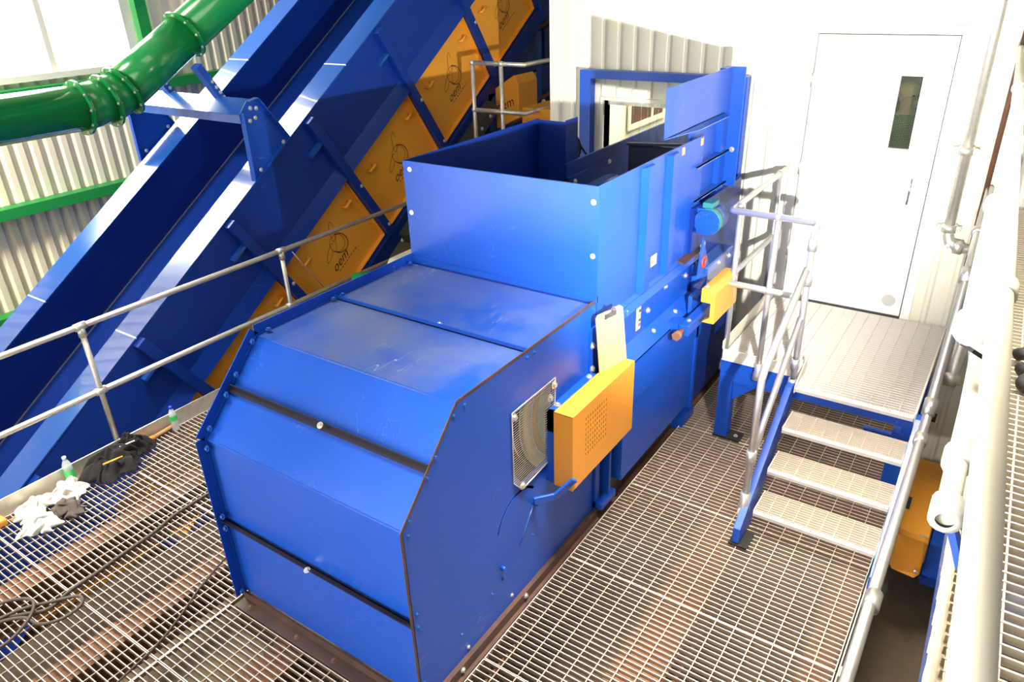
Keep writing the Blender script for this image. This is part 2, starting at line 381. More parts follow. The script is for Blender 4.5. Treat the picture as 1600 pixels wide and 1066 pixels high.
# person glimpsed through the door glass
def person(px_, py_, z0):
    bm = bmesh.new(); sk = bm.verts.layers.skin.verify()
    J = dict(pel=(0,0,.92,.15,.11), sp=(0,.0,1.12,.15,.11), ch=(0,.01,1.32,.18,.12), nk=(0,0,1.47,.06,.06), hd=(0,-.02,1.56,.075,.09), tp=(0,-.02,1.68,.085,.10),
             lh=(-.1,0,.86,.09,.09), lk=(-.11,-.02,.47,.065,.065), la=(-.11,.02,.08,.045,.045), lt=(-.12,-.13,.03,.045,.03),
             rh=(.1,0,.86,.09,.09), rk=(.11,-.02,.47,.065,.065), ra=(.11,.02,.08,.045,.045), rt=(.12,-.13,.03,.045,.03),
             ls=(-.19,0,1.39,.07,.07), le=(-.26,.02,1.12,.05,.05), lw=(-.24,-.08,.88,.035,.035), lf=(-.235,-.11,.79,.03,.02),
             rs=(.19,0,1.39,.07,.07), re=(.27,-.06,1.14,.05,.05), rw=(.12,-.25,1.18,.035,.035), rf=(.05,-.30,1.22,.03,.025))
    vt = {}
    for k, (x, y, z, a, b_) in J.items():
        v = bm.verts.new((x, y, z)); v[sk].radius = (a, b_); vt[k] = v
    vt['pel'][sk].use_root = True
    for a, b_ in ('pel sp', 'sp ch', 'ch nk', 'nk hd', 'hd tp', 'pel lh', 'lh lk', 'lk la', 'la lt', 'pel rh', 'rh rk', 'rk ra', 'ra rt', 'ch ls', 'ls le', 'le lw', 'lw lf', 'ch rs', 'rs re', 're rw', 'rw rf') and [e.split() for e in ('pel sp', 'sp ch', 'ch nk', 'nk hd', 'hd tp', 'pel lh', 'lh lk', 'lk la', 'la lt', 'pel rh', 'rh rk', 'rk ra', 'ra rt', 'ch ls', 'ls le', 'le lw', 'lw lf', 'ch rs', 'rs re', 're rw', 'rw rf')]:
        bm.edges.new((vt[a], vt[b_]))
    me = bpy.data.meshes.new('p'); bm.to_mesh(me); bm.free()
    o = bpy.data.objects.new('p', me); COL.objects.link(o)
    o.modifiers.new('s', 'SKIN'); o.modifiers.new('u', 'SUBSURF').levels = 2
    dg = bpy.context.evaluated_depsgraph_get(); dg.update()
    m2 = bpy.data.meshes.new_from_object(o.evaluated_get(dg)); bpy.data.objects.remove(o)
    m2.name = 'person'; m2.materials.clear()
    for k in ('jacket_green', 'skin', 'trousers'): m2.materials.append(MATS[k])
    for p in m2.polygons:
        z = p.center.z; p.use_smooth = True
        hand = p.center.y < -.27 or (p.center.x < -.2 and z < .86 and z > .7)
        p.material_index = 1 if (z > 1.47 or hand) else (2 if z < .88 and abs(p.center.x) < .2 else 0)
    t_ = bpy.data.objects.new('person', m2); COL.objects.link(t_); t_.location = (px_, py_, z0); ORG[t_.name] = V((px_, py_, z0))
    t_.rotation_euler = (0, 0, math.radians(48))
    t_['label'] = 'person in green jacket seen through the wired glass of the white door'; t_['category'] = 'person'
    c_ = V((px_, py_, z0))
    MB().sphere(c_+V((0, .015, 1.68)), .10, 16, (.95, 1.1, .85)).build('hair', 'tan', t_)
    MB().sphere(c_+V((0, -.125, 1.585)), .045, 12, (1, .6, .8)).build('dust_mask', 'white_cloth', t_)
    for sx_ in (-1, 1): MB().sphere(c_+V((sx_*.032, -.105, 1.65)), .012, 8).build('eye', 'black', t_)
    MB().sphere(c_+V((0, -.128, 1.62)), .017, 8, (.8, 1, 1.3)).build('nose', 'skin', t_)
    for sx_ in (-1, 1): MB().sphere(c_+V((sx_*.09, -.01, 1.63)), .028, 8, (.4, .8, 1.2)).build('ear', 'skin', t_)
    for k in range(5): 
        b0 = c_+V((.05+.012*(k-2), -.30, 1.22+.004*k)); MB().tube([b0, b0+V((-.03, -.045, .01+.01*k)), b0+V((-.05, -.07, -.01+.008*k))], [.009, .008, .006], 8).build('finger', 'skin', t_)
person(-1.0, 8.1, .79)

# ================================================================== GRATING FLOORS
def grate(mb, x0, x1, y0, y1, z, pitch=.04, rod=.115, depth=.03, t=.005, edge=True):
    n = int(round((y1-y0)/pitch))
    for i in range(n+1):
        y = y0+(y1-y0)*i/n; mb.box(x0, x1, y-t/2, y+t/2, z-depth, z)
    m = int(round((x1-x0)/rod))
    for i in range(m+1):
        xx = x0+(x1-x0)*i/m; w_ = .006 if 0 < i < m else .005
        if 0 < i < m: mb.box(xx-.0025, xx+.0025, y0, y1, z-.010, z-.0025)
        elif edge: mb.box(xx-.0025, xx+.0025, y0, y1, z-depth, z)
for (y0, y1) in ((1.3, 2.345), (2.355, 3.345), (3.355, 4.295), (4.305, 5.265), (5.275, 6.255), (6.265, 6.66)):
    struct(grate(m_ := MB(), -1.93, -.20, y0, y1, 0) or m_.build('floor_grating', 'galv_grate', side='grate_side_shade'))
for (y0, y1) in ((-.75, .265), (.275, 1.285), (1.295, 2.30), (2.31, 3.32), (3.33, 4.34), (4.35, 5.36), (5.37, 6.4), (6.41, 7.4)):
    struct(grate(m_ := MB(), -5.78, -3.57, y0, y1, 0) or m_.build('floor_grating', 'galv_grate', side='grate_side_shade'))
for (y0, y1) in ((-.75, .265), (.275, 1.285), (1.295, 1.80)):
    struct(grate(m_ := MB(), -3.56, -1.94, y0, y1, 0) or m_.build('floor_grating', 'galv_grate', side='grate_side_shade'))
# rusty beams carrying the grating
for i, (x, w_) in enumerate(((-5.0, .2), (-4.02, .2), (-3.0, .2), (-2.05, .16), (-1.15, .3), (-.3, .16))):
    b = MB(); b.box(x-w_/2, x+w_/2, -.8, 1.85 if -3.4 < x < -2.2 else 6.6, -.06, -.045); b.box(x-.01, x+.01, -.8, 1.85 if -3.4 < x < -2.2 else 6.6, -.28, -.06); b.box(x-w_/2, x+w_/2, -.8, 1.85 if -3.4 < x < -2.2 else 6.6, -.295, -.28)
    struct(b.build('beam', 'rust'))
# toe board on the left edge
tb = MB(); tb.box(-5.83, -5.822, -.8, 7.4, -.03, .13); tb.box(-5.83, -5.78, -.8, 7.4, -.045, -.035)
tag(tb.build('toe_board', 'galv'), 'long galvanised kick plate along the left walkway edge', 'toe board')

# ================================================================== CONVEYOR (left, inclined)
A = math.radians(34.0); CA, SA = math.cos(A), math.sin(A)
def cv(x, u, n): return V((x, u*CA-n*SA, u*SA+n*CA))
DU, DN = V((0, CA, SA)), V((0, -SA, CA))
def cbox(mb, x0, x1, u0, u1, n0, n1):
    return mb.hexa([cv(x0,u0,n0), cv(x1,u0,n0), cv(x1,u1,n0), cv(x0,u1,n0), cv(x0,u0,n1), cv(x1,u0,n1), cv(x1,u1,n1), cv(x0,u1,n1)])
conv = thing('conveyor', cv(-7.5, 1.5, -3.3), 'huge inclined blue trough conveyor with orange side guards', 'conveyor')
NT = -1.21
cuts = [-1.6, 2.92, 6.665, 10.41, 13.0]
for a, b in zip(cuts[:-1], cuts[1:]):
    for (x0, x1) in ((-6.84, -6.5), (-8.57, -8.2)):
        m_ = MB(); cbox(m_, x0, x1, a+.006, b-.006, NT-.012, NT); m_.build('flange', 'blue_slate', conv)
for c in cuts[1:-1]:
    for (x0, x1) in ((-6.84, -6.5), (-8.57, -8.2)):
        m_ = MB(); cbox(m_, x0, x1, c-.007, c+.007, NT-.014, NT+.002); m_.build('weld_seam', 'white_plastic', conv)
m_ = MB(); cbox(m_, -6.845, -6.83, -1.6, 13, -1.9, NT-.012); cbox(m_, -8.215, -8.2, -1.6, 13, -1.9, NT-.012); m_.build('trough_wall', 'blue_shaded', conv)
m_ = MB(); cbox(m_, -8.2, -6.845, -1.6, 13, -1.84, -1.81); m_.build('trough_floor', 'blue_shaded', conv)
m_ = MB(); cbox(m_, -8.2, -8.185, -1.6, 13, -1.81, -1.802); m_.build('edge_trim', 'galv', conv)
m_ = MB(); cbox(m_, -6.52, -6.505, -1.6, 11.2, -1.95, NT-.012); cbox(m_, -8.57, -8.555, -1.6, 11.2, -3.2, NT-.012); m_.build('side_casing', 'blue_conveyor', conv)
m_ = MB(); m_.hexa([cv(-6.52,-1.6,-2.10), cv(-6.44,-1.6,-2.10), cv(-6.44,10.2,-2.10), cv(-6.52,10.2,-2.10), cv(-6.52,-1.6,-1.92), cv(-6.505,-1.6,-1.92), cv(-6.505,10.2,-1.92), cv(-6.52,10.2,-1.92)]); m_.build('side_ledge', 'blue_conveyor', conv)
m_ = MB(); cbox(m_, -6.62, -6.44, -1.6, 10.25, -3.34, -3.14); m_.build('lower_chord', 'blue_shaded', conv)
m_ = MB(); cbox(m_, -8.5, -6.62, -1.6, 10.2, -3.34, -3.30); m_.build('under_tray', 'blue_shaded', conv)
POSTS = [-.03, 1.43, 2.90, 4.36, 5.83, 7.29, 8.76, 10.22]
for u in POSTS:
    m_ = MB(); cbox(m_, -6.505, -6.42, u-.055, u+.055, -3.16, NT-.03); p_ = m_.build('post', 'blue_conveyor', conv, bevel=.006)
    bolt(cv(-6.42, u+.03, -2.3), (1, 0, 0), p_, .016); bolt(cv(-6.42, u+.03, -3.0), (1, 0, 0), p_, .016)
for u in POSTS[2:7]:   # short stubs on the casing
    m_ = MB(); cbox(m_, -6.505, -6.44, u-.26, u-.055, -1.55, -1.52); m_.build('stub_bracket', 'blue_slate', conv)
for i in range(len(POSTS)-1):
    u0, u1 = POSTS[i]+.06, POSTS[i+1]-.06
    n0, n1 = -3.12, -2.10
    m_ = MB(); cbox(m_, -6.57, -6.56, u0, u1, n0, n1)
    cbox(m_, -6.56, -6.50, u0, u0+.012, n0, n1); cbox(m_, -6.56, -6.50, u1-.012, u1, n0, n1); cbox(m_, -6.56, -6.50, u0, u1, n0, n0+.012)
    pn = m_.build('guard_panel', 'orange', conv)
    for (du, nn) in ((.25, -2.355), (1.14, -2.36)):
        MB().tube([cv(-6.56, u0+du, nn), cv(-6.50, u0+du, nn), cv(-6.50, u0+du+.1, nn), cv(-6.56, u0+du+.1, nn)], .02, 8).build('handle', 'orange', pn)
    # emblem: three loops and slanted lettering
    lg = MB(); X = -6.5585; ec = cv(X, u0+.775, -2.606)
    def P(a, b): return ec+V((0, a, b))
    for (oa, ob, ra, rb, tl, k0, k1, wd_) in ((0, 0, .125, .105, -.5, 0, 44, .006), (.03, -.005, .15, .115, -.5, -13, 17, .011), (-.06, .16, .036, .125, .1, 3, 40, .006), (-.13, -.09, .036, .12, -.45, 8, 46, .006), (-.01, .0, .012, .10, -.05, 6, 36, .004)):
        pts = []
        for k in range(k0, k1+1):
            a = 2*math.pi*k/44; q = (ra*math.cos(a), rb*math.sin(a))
            pts.append(P(oa+q[0]*math.cos(tl)-q[1]*math.sin(tl), ob+q[0]*math.sin(tl)+q[1]*math.cos(tl)))
        ribbon(lg, pts, wd_, (1, 0, 0))
    text_mesh(lg, 'oem', .165, cv(X, u0+.50, -2.85), DU, DN, (1, 0, 0), .0, .45)
    for k in range(8): ribbon(lg, [cv(X, u0+.56+k*.05, -2.885), cv(X, u0+.56+k*.05+.032, -2.885)], .011, (1, 0, 0))
    lg.build('logo', 'ink', pn)
for (u, z0) in ((6.75, GZ), (8.5, GZ)):
    q = cv(-6.53, u, -3.34); MB().box(-6.62, -6.44, q.y-.09, q.y+.09, z0, q.z+.06).build('support_leg', 'blue_conveyor', conv)
for u in (6.35, 7.9):
    m_ = MB(); cbox(m_, -6.44, -6.28, u-.45, u+.45, -3.42, -3.25); q_ = m_.build('splice_plate', 'dark_grey', conv)
    for k in (-.25, 0, .25): bolt(cv(-6.28, u+k, -3.33), (1, 0, 0), q_, .018)
MB().tube([(-6.43, 4.99, .90), (-6.42, 5.13, .67), (-6.42, 5.28, .44), (-6.43, 5.435, .22)], .006, 6).build('safety_chain', 'galv', conv)
# end of the guard: dark drive slot
m_ = MB(); cbox(m_, -6.52, -6.44, 10.28, 10.75, -3.2, -1.9); e_ = m_.build('end_plate', 'blue_shaded', conv)
lb = MB()
for k in range(7): cbox(lb, -6.44, -6.435, 10.36, 10.5, -3.0+k*.12, -2.93+k*.12)
lb.build('tension_scale', 'label_white', e_)

# bracket carrying the pipe across the trough (thing of its own)
br = thing('pipe_bracket', (-7.5, 4.9, 1.9), 'blue gusseted saddle bracket bridging the conveyor trough under the green pipe', 'bracket')
for (x, s_) in ((-6.5, 1), (-8.56, 1)):
    base = [(4.70, 1.755), (5.225, 2.105), (4.91, 2.55), (4.80, 2.53), (4.705, 2.43)]
    m_ = MB().prism([(x, y, z) for y, z in base], (.012, 0, 0))
    for (p, q) in ((0, 4), (1, 2), (2, 3), (0, 1)):
        a, b = base[p], base[q]; m_.bar((x+.035, a[0], a[1]), (x+.035, b[0], b[1]), .07 if x > -7 else .05, .01, (1, 0, 0) if False else (0, -(b[1]-a[1]), (b[0]-a[0])))
    g_ = m_.build('gusset', 'blue', br)
    for (y, z) in ((4.83, 2.46), (4.87, 2.36), (4.80, 2.34), (4.9, 2.45)): bolt((x+.012, y, z), (1, 0, 0), g_, .015)
    for (y, z) in ((5.12, 2.08), (4.78, 1.86)): bolt((x+.07, y, z), (1, 0, 0), g_, .015)
m_ = MB().prism([(-8.55, 4.70, 2.40), (-8.55, 4.87, 2.53), (-8.55, 4.865, 2.545), (-8.55, 4.69, 2.415)], (2.06, 0, 0)); m_.box(-8.55, -6.49, 4.69, 4.70, 2.33, 2.41); m_.build('cross_plate', 'blue_slate', br)
for x in (-7.02, -7.9):
    m_ = MB(); m_.bar((x, 4.95, 2.42), (x, 4.68, 2.86), .10, .07, (0, .85, .52)); a_ = m_.build('saddle_arm', 'blue', br)
    for k in range(4): bolt((x+.05, 4.90-.035*k, 2.53+.055*k), (1, 0, 0), a_, .013)

# ================================================================== GREEN PIPE
gp = thing('ventilation_pipe', (-7.5, 4.0, 2.35), 'fat shiny green pipe with bolted flanges above the conveyor', 'pipe')
TA = math.radians(29.5); X = -7.47
p0, p1, p2, p3 = V((X, -2, 2.575)), V((X, 3.66, 2.575)), V((X, 3.93, 2.60)), V((X, 4.12, 2.67))
td = V((0, math.cos(TA), math.sin(TA))); R_ = .208
p4 = p3+td*.92; p5 = p3+td*6
for nm, a, b in (('straight_section', p0, p1), ('bend_segment', p1, p2), ('bend_segment', p2, p3), ('inclined_section', p3, p4), ('inclined_section', p4, p5)):
    MB().tube([a, b], R_, 40).build(nm, 'green', gp)
for c, ax in ((p1, V((0, 1, .02))), (p2, V((0, 1, .18))), (p3, V((0, 1, .45))), (p4, td)):
    ax = ax.normalized(); m_ = MB()
    for s_ in (-1, 1): m_.lathe([(R_, .001*s_), (.252, .001*s_), (.252, .013*s_), (R_, .013*s_)], c, ax, 40, False)
    fl = m_.build('pipe_flange', 'green', gp)
    u = ax.orthogonal().normalized(); w_ = ax.cross(u)
    for k in range(10):
        a = 2*math.pi*(k+.3)/10; q = c+(u*math.cos(a)+w_*math.sin(a))*.232
        bolt(q+ax*.013, ax, fl, .011); bolt(q-ax*.013, -ax, fl, .011)

# ================================================================== LEFT HANDRAIL
def tube_thing(parent, pts, name='rail', r=.024, m='galv', seg=14): return MB().tube(pts, r, seg).build(name, m, parent)
def clamp(parent, p, ax, r=.032, l=.045, m='galv'): 
    ax = V(ax).normalized(); return MB().lathe([(.02, -l), (r, -l), (r, l), (.02, l)], p, ax, 14).build('clamp', m, parent)
lh = thing('handrail', (-5.87, 3, 0), 'galvanised two-rail tube handrail along the left walkway before the conveyor', 'handrail', )
tube_thing(lh, [(-5.87, -1.0, 1.19), (-5.87, 7.6, 1.19)]); tube_thing(lh, [(-5.87, -1.0, .60), (-5.87, 7.6, .60)], 'mid_rail')
for y in (.38, 2.40, 4.42, 6.44):
    MB().tube([(-5.87, y, -.02), (-5.87, y, 1.18)], .022, 14).build('post', 'galv', lh)
    clamp(lh, (-5.87, y, 1.19), (0, 1, 0)); clamp(lh, (-5.87, y, .60), (0, 1, 0)); clamp(lh, (-5.87, y, 1.14), (0, 0, 1), .03, .04)
    MB().box(-5.90, -5.835, y-.05, y+.05, -.03, .04).build('base_plate', 'galv', lh)
# chain hanging on the guard panel
# rear landing railing
rr = thing('handrail', (-5.4, 7.7, 1.5), 'short galvanised corner handrail standing high behind the hopper', 'handrail')
for z in (2.61, 2.05):
    tube_thing(rr, [(-5.85, 7.7, z), (-5.08, 7.7, z), (-5.08, 9.2, z)], 'rail' if z > 2.3 else 'mid_rail', .027)
for p in ((-5.85, 7.7), (-5.42, 7.7), (-5.08, 8.55)):
    MB().tube([(p[0], p[1], 1.1), (p[0], p[1], 2.61)], .027, 14).build('post', 'galv', rr)
    for z in (2.61, 2.05): MB().sphere((p[0], p[1], z), .038, 12).build('clamp', 'galv', rr)
struct(MB().box(-5.95, -4.2, 7.6, 10.5, 1.0, 1.1).build('trim_7', 'blue_shaded'))

# ================================================================== REAR MACHINERY
rc = thing('conveyor', (-7, 12, 0), 'dark rear conveyor frame with orange edged rails seen past the railing', 'conveyor')
m_ = MB()
for k, (za, zb) in enumerate(((1.2, 3.2), (.2, 2.2), (2.4, 4.4), (-.8, 1.2))):
    q = MB(); q.bar((-9.3, 12.2, za-.9), (-3.9, 12.2, zb-.2), .3, .55, (0, 0, 1)); q.build('side_plate', 'blue_shaded', rc)
    q = MB(); q.bar((-9.3, 12.0, za-.58), (-3.9, 12.0, zb+.12), .12, .05, (0, 0, 1)); q.build('edge_rail', 'rust', rc)
for x in (-7.6, -6.9, -6.2, -5.6): MB().box(x-.06, x+.06, 12.0, 12.4, GZ, 4.5).build('upright', 'blue', rc)
for k in range(14):
    x = -8.3+k*.28; bolt((x, 11.93, 1.0+(x+9.3)*.37+random.uniform(-.3, .6)), (0, -1, 0), rc, .03)
def crate(name, loc, label, x0, x1, y0, y1, z0, z1, m, bev=.015):
    t_ = thing(name, (loc), label, 'guard box'); return t_
yb = thing('guard_box', (-5.0, 8.1, 1.1), 'pale yellow equipment box behind the rear corner handrail', 'guard box')
MB().box(-5.33, -4.7, 8.0, 8.9, 1.1, 2.06).build('casing', 'yellow_guard', yb, bevel=.012)
MB().box(-5.2, -5.12, 7.985, 8.0, 1.5, 1.9).build('vent_plate', 'tan', yb); MB().box(-5.32, -5.05, 7.99, 8.0, 1.2, 2.0).build('door_panel', 'yellow_guard', yb)
ob = thing('guard_box', (-6.3, 9.3, 1.1), 'bright orange sloped guard box between the big conveyor and rear railing', 'guard box')
MB().prism([(-6.55, 9.0, 1.5), (-6.05, 9.0, 1.72), (-6.05, 9.0, 2.20), (-6.12, 9.0, 2.3), (-6.55, 9.0, 2.05)], (0, .5, 0)).build('casing', 'orange', ob, bevel=.01)
lg = MB(); text_mesh(lg, 'oem', .18, (-6.42, 8.995, 1.78), (1, 0, .4), (-.4, 0, 1), (0, -1, 0), .0, .3); lg.build('logo', 'ink', ob)
MB().box(-6.45, -6.35, 9.15, 9.3, 1.0, 1.6).build('stand', 'blue', ob)
# beige drive box beside the conveyor behind the hopper (partly hidden)
db = thing('drive_cover', (-5.2, 6.0, 0), 'cream rounded metal cover peeping over the hood behind the lower handrail', 'cover')
MB().prism([(-5.4, 5.28, 0), (-5.4, 7.0, 0), (-5.4, 7.0, .88), (-5.4, 5.42, .88), (-5.4, 5.28, .70)], (.4, 0, 0)).build('casing', 'cream_paint', db, bevel=.035)
gb = thing('green_motor', (-5.6, 5.25, 0), 'small dark green motor low beside the cream cover', 'motor')
MB().cyl((-5.66, 5.12, .64), (-5.50, 5.24, .64), .11, 14).build('housing', 'green_steel', gb); MB().cyl((-5.58, 5.18, 0), (-5.58, 5.18, .55), .04, 10).build('foot', 'green_steel', gb)

# ================================================================== BALER
bl = thing('baler', (-2.75, 4.0, 0), 'large blue baler with sloping hood and open hopper on the grating', 'baler')
XR, XL = -2.0, -3.52
side = [(1.89, .06), (3.79, .06), (3.79, 1.72), (2.37, 1.72), (1.895, 1.245)]
win = [(2.83, .99), (2.90, .89), (3.24, .90), (3.25, 1.40), (2.83, 1.40)]
def arc(c, r, a0, a1, w, n=14):
    pts = [(c[0]+r*math.cos(a), c[1]+r*math.sin(a)) for a in [a0+(a1-a0)*i/n for i in range(n+1)]]
    return pts+[(c[0]+(r-w)*math.cos(a), c[1]+(r-w)*math.sin(a)) for a in [a1+(a0-a1)*i/n for i in range(n+1)]]
slot = arc((2.86, .615), .235, math.radians(165), math.radians(42), .018)
m_ = MB().plate(side, [win, slot], lambda y, z: (XR-.006, y, z), (.006, 0, 0)); sp = m_.build('side_panel', 'blue', bl)
MB().prism([(XL, y, z) for y, z in side], (.006, 0, 0)).build('side_panel', 'blue', bl)
bl_in = MB().box(XL+.02, XR-.35, 1.95, 1.96, .1, 1.2)
# hood skins
def skin(name, prof, mat_, inset=.012):   # profile (y,z) list -> sheet across x
    m_ = MB(); a = [V((XL+.006, y, z)) for y, z in prof]; n = len(a); dx = V((XR-XL-.012, 0, 0))
    for i in range(n-1):
        d_ = (a[i+1]-a[i]).normalized(); nn = V((1, 0, 0)).cross(d_)*inset; th = V((1, 0, 0)).cross(d_)*.006
        p, q = a[i]+nn, a[i+1]+nn
        m_.hexa([p, p+dx, q+dx, q, p+th, p+dx+th, q+dx+th, q+th])
    return m_.build(name, mat_, bl)
# front faces -y : direction upward gives normal +x × up = -y ... use helper sign
def sheet(name, p, q, mat_, off=-.012):
    p, q = V((0, *p)), V((0, *q)); d_ = (q-p).normalized(); nn = V((0, -d_.z, d_.y))   # outward for upward/backward travel
    m_ = MB(); a, b = p+nn*off, q+nn*off; th = nn*.005
    L, Rr = V((XL+.006, 0, 0)), V((XR-.006, 0, 0))
    m_.hexa([a+L, a+Rr, b+Rr, b+L, a+L-th, a+Rr-th, b+Rr-th, b+L-th]); return m_.build(name, mat_, bl)
sheet('front_panel', (1.89, .08), (1.893, .662), 'blue'); sheet('front_panel', (1.893, .662), (1.895, 1.245), 'blue')
mid = (2.137, 1.482)
sheet('slope_panel', (1.895, 1.245), mid, 'blue'); sheet('slope_panel', mid, (2.37, 1.72), 'blue')
sheet('top_panel', (2.37, 1.72), (3.025, 1.722), 'blue_worn_haze'); sheet('top_panel', (3.025, 1.722), (3.79, 1.722), 'blue_worn_haze')
# angle bars along panel joints
def angle(p, d_out, d_in, mat_='rust_dark', w=.045):
    p = V((0, *p)); o_, i_ = V((0, *d_out)).normalized(), V((0, *d_in)).normalized(); m_ = MB()
    a = p; L = V((XL+.004, 0, 0)); dx = V((XR-XL-.008, 0, 0))
    m_.prism([L+a-i_*.0, L+a+i_*w, L+a+i_*w+o_*.006, L+a+o_*.006], dx); m_.prism([L+a, L+a+o_*.03, L+a+o_*.03+i_*.006, L+a+i_*.006], dx)
    return m_.build('angle_bar', mat_, bl)
s45 = math.sqrt(.5)
a1 = angle((1.889, .67), (0-1, 0), (0, -1), 'bar_dark'); a2 = angle((2.14, 1.486), (-s45, s45), (-s45, -s45), 'bar_dark'); a3 = angle((3.0, 1.712), (0, 1), (1, 0), 'blue')
bolt((-2.75, 1.86, .665), (0, -.3, 1), a1, .013); bolt((-2.72, 2.095, 1.50), (-.0, -s45, s45), a2, .013); bolt((-2.65, 3.025, 1.722), (0, 0, 1), a3, .013)
# left side lip above the skins
m_ = MB()
lip = [(1.87, .06), (1.872, 1.255), (2.36, 1.745), (3.79, 1.745)]
for (p, q) in zip(lip[:-1], lip[1:]): m_.bar((XL-.003, *p), (XL-.003, *q), .006, .07, (0, -(q[1]-p[1]), q[0]-p[0]))
m_.build('side_lip', 'blue', bl)
m_ = MB(); lipr = [(1.885, .06), (1.888, 1.25), (2.366, 1.728), (3.79, 1.728)]
for (p, q) in zip(lipr[:-1], lipr[1:]): m_.bar((XR-.002, *p), (XR-.002, *q), .004, .02, (0, -(q[1]-p[1]), q[0]-p[0]))
m_.build('edge_trim', 'rust_dark', bl)
for (y, z) in ((1.925, .70), (1.925, .61), (1.93, 1.21), (1.945, 1.29), (2.10, 1.44), (2.17, 1.52), (2.33, 1.67), (2.42, 1.685), (2.99, 1.69), (3.06, 1.69), (3.74, 1.69), (1.92, .2), (2.25, .25), (2.55, .3), (3.0, .42), (2.66, .33), (2.30, .1), (2.75, .12)): bolt((XR, y, z), (1, 0, 0), sp, .009, 'blue_slate' if z > .15 else 'bolt_zinc')
for (y, z) in ((1.87, .1), (1.87, .62), (1.87, .71), (1.885, 1.20), (1.93, 1.31), (2.08, 1.46), (2.17, 1.55), (2.32, 1.70)): bolt((XL+.03, y-.004, z), (0, -1, .3), bl, .013, 'blue_slate')
for y in (2.44, 2.97, 3.05, 3.72): bolt((XL+.03, y, 1.728), (0, 0, 1), bl, .013, 'blue_slate')
# lower pin with a lever
MB().cyl((XR, 3.02, .66), (XR+.05, 3.02, .66), .016, 10).build('pin', 'blue', bl); MB().tube([(XR+.012, 3.0, .66), (XR+.012, 2.84, .455)], .004, 6).build('pull_rod', 'blue_slate', bl); MB().cyl((XR, 2.66, .42), (XR+.03, 2.66, .42), .014, 10).build('pin', 'blue', bl)
# base channel
m_ = MB(); m_.box(XL, XR+.005, 1.82, 1.885, -.02, .012); m_.box(XL, XR+.005, 1.885, 1.9, -.22, .07); m_.box(XL, XR+.005, 1.81, 1.82, -.22, .012); bc = m_.build('base_channel', 'rust_dark', bl)
for x in (-3.42, -2.98, -2.66, -2.3): bolt((x, 1.85, .012), (0, 0, 1), bc, .012, 'rust')
m_ = MB(); m_.box(XR-.01, XR+.03, 1.80, 4.1, -.22, .06); m_.box(XR-.01, XR+.055, 1.9, 4.1, -.03, -.01); m_.build('base_channel', 'rust_dark', bl)
bolt((XR+.03, 2.2, .03), (1, 0, 0), bl, .013); bolt((XR+.03, 2.86, .035), (1, 0, 0), bl, .013)
# hood inner back wall (dark inside behind window)
MB().box(XL+.02, XR-.02, 3.76, 3.775, .06, 1.72).build('inner_bulkhead', 'blue_shaded', bl); MB().box(XL+.02, XR-.02, 1.95, 3.75, .0, .02).build('hood_floor', 'rust_dark', bl)
# window screen
scr = MB()
so = [(2.80, .955), (2.885, .855), (3.245, .88), (3.27, 1.43), (2.81, 1.425)]
for i in range(5):
    a, b = so[i], so[(i+1) % 5]; scr.tube([(XR+.012, *a), (XR+.012, *b)], .004, 6)
def xr(z):  # y extents of screen at z
    ys = []
    for i in range(5):
        a, b = so[i], so[(i+1) % 5]
        if (a[1]-z)*(b[1]-z) < 0: ys.append(a[0]+(b[0]-a[0])*(z-a[1])/(b[1]-a[1]))
    return (min(ys), max(ys)) if len(ys) > 1 else None
z = .87
while z < 1.43:
    e_ = xr(z)
    if e_: scr.tube([(XR+.012, e_[0], z), (XR+.012, e_[1], z)], .0015, 5, False)
    z += .0165
sc_ = scr.build('window_screen', 'galv', bl)
for (y, z) in ((2.825, 1.39), (3.25, 1.39), (3.235, .92), (2.885, .885)): bolt((XR+.012, y, z), (1, 0, 0), sc_, .017)
# flywheel inside
fw = MB(); c = V((-2.12, 3.63, 1.10))
fw.lathe([(0, -.42), (.5, -.42), (.52, -.4), (.52, -.12), (.50, -.11), (.50, -.09), (.52, -.08), (.52, -.06), (.5, -.05), (.5, -.03), (.52, -.02), (.52, 0), (.50, .0), (.38, 0), (.36, -.03), (.1, -.03), (.1, .03), (0, .03)], c, (1, 0, 0), 56)
fwo = fw.build('flywheel', 'wheel_grey', bl)
g = MB()
for h_ in (-.13, -.06): g.lathe([(.515, h_-.022), (.53, h_-.018), (.53, h_+.018), (.515, h_+.022)], c, (1, 0, 0), 56)
g.build('drive_belt', 'rubber', fwo)
g = MB(); g.lathe([(.521, -.018), (.523, -.018), (.523, .002), (.44, .002), (.44, 0)], c, (1, 0, 0), 56); g.build('flywheel_rim', 'tan', fwo)
g = MB(); g.lathe([(.43, .002), (.43, .006), (.37, .006), (.37, .002)], c, (1, 0, 0), 56); g.build('painted_band', 'yellow_guard', fwo)
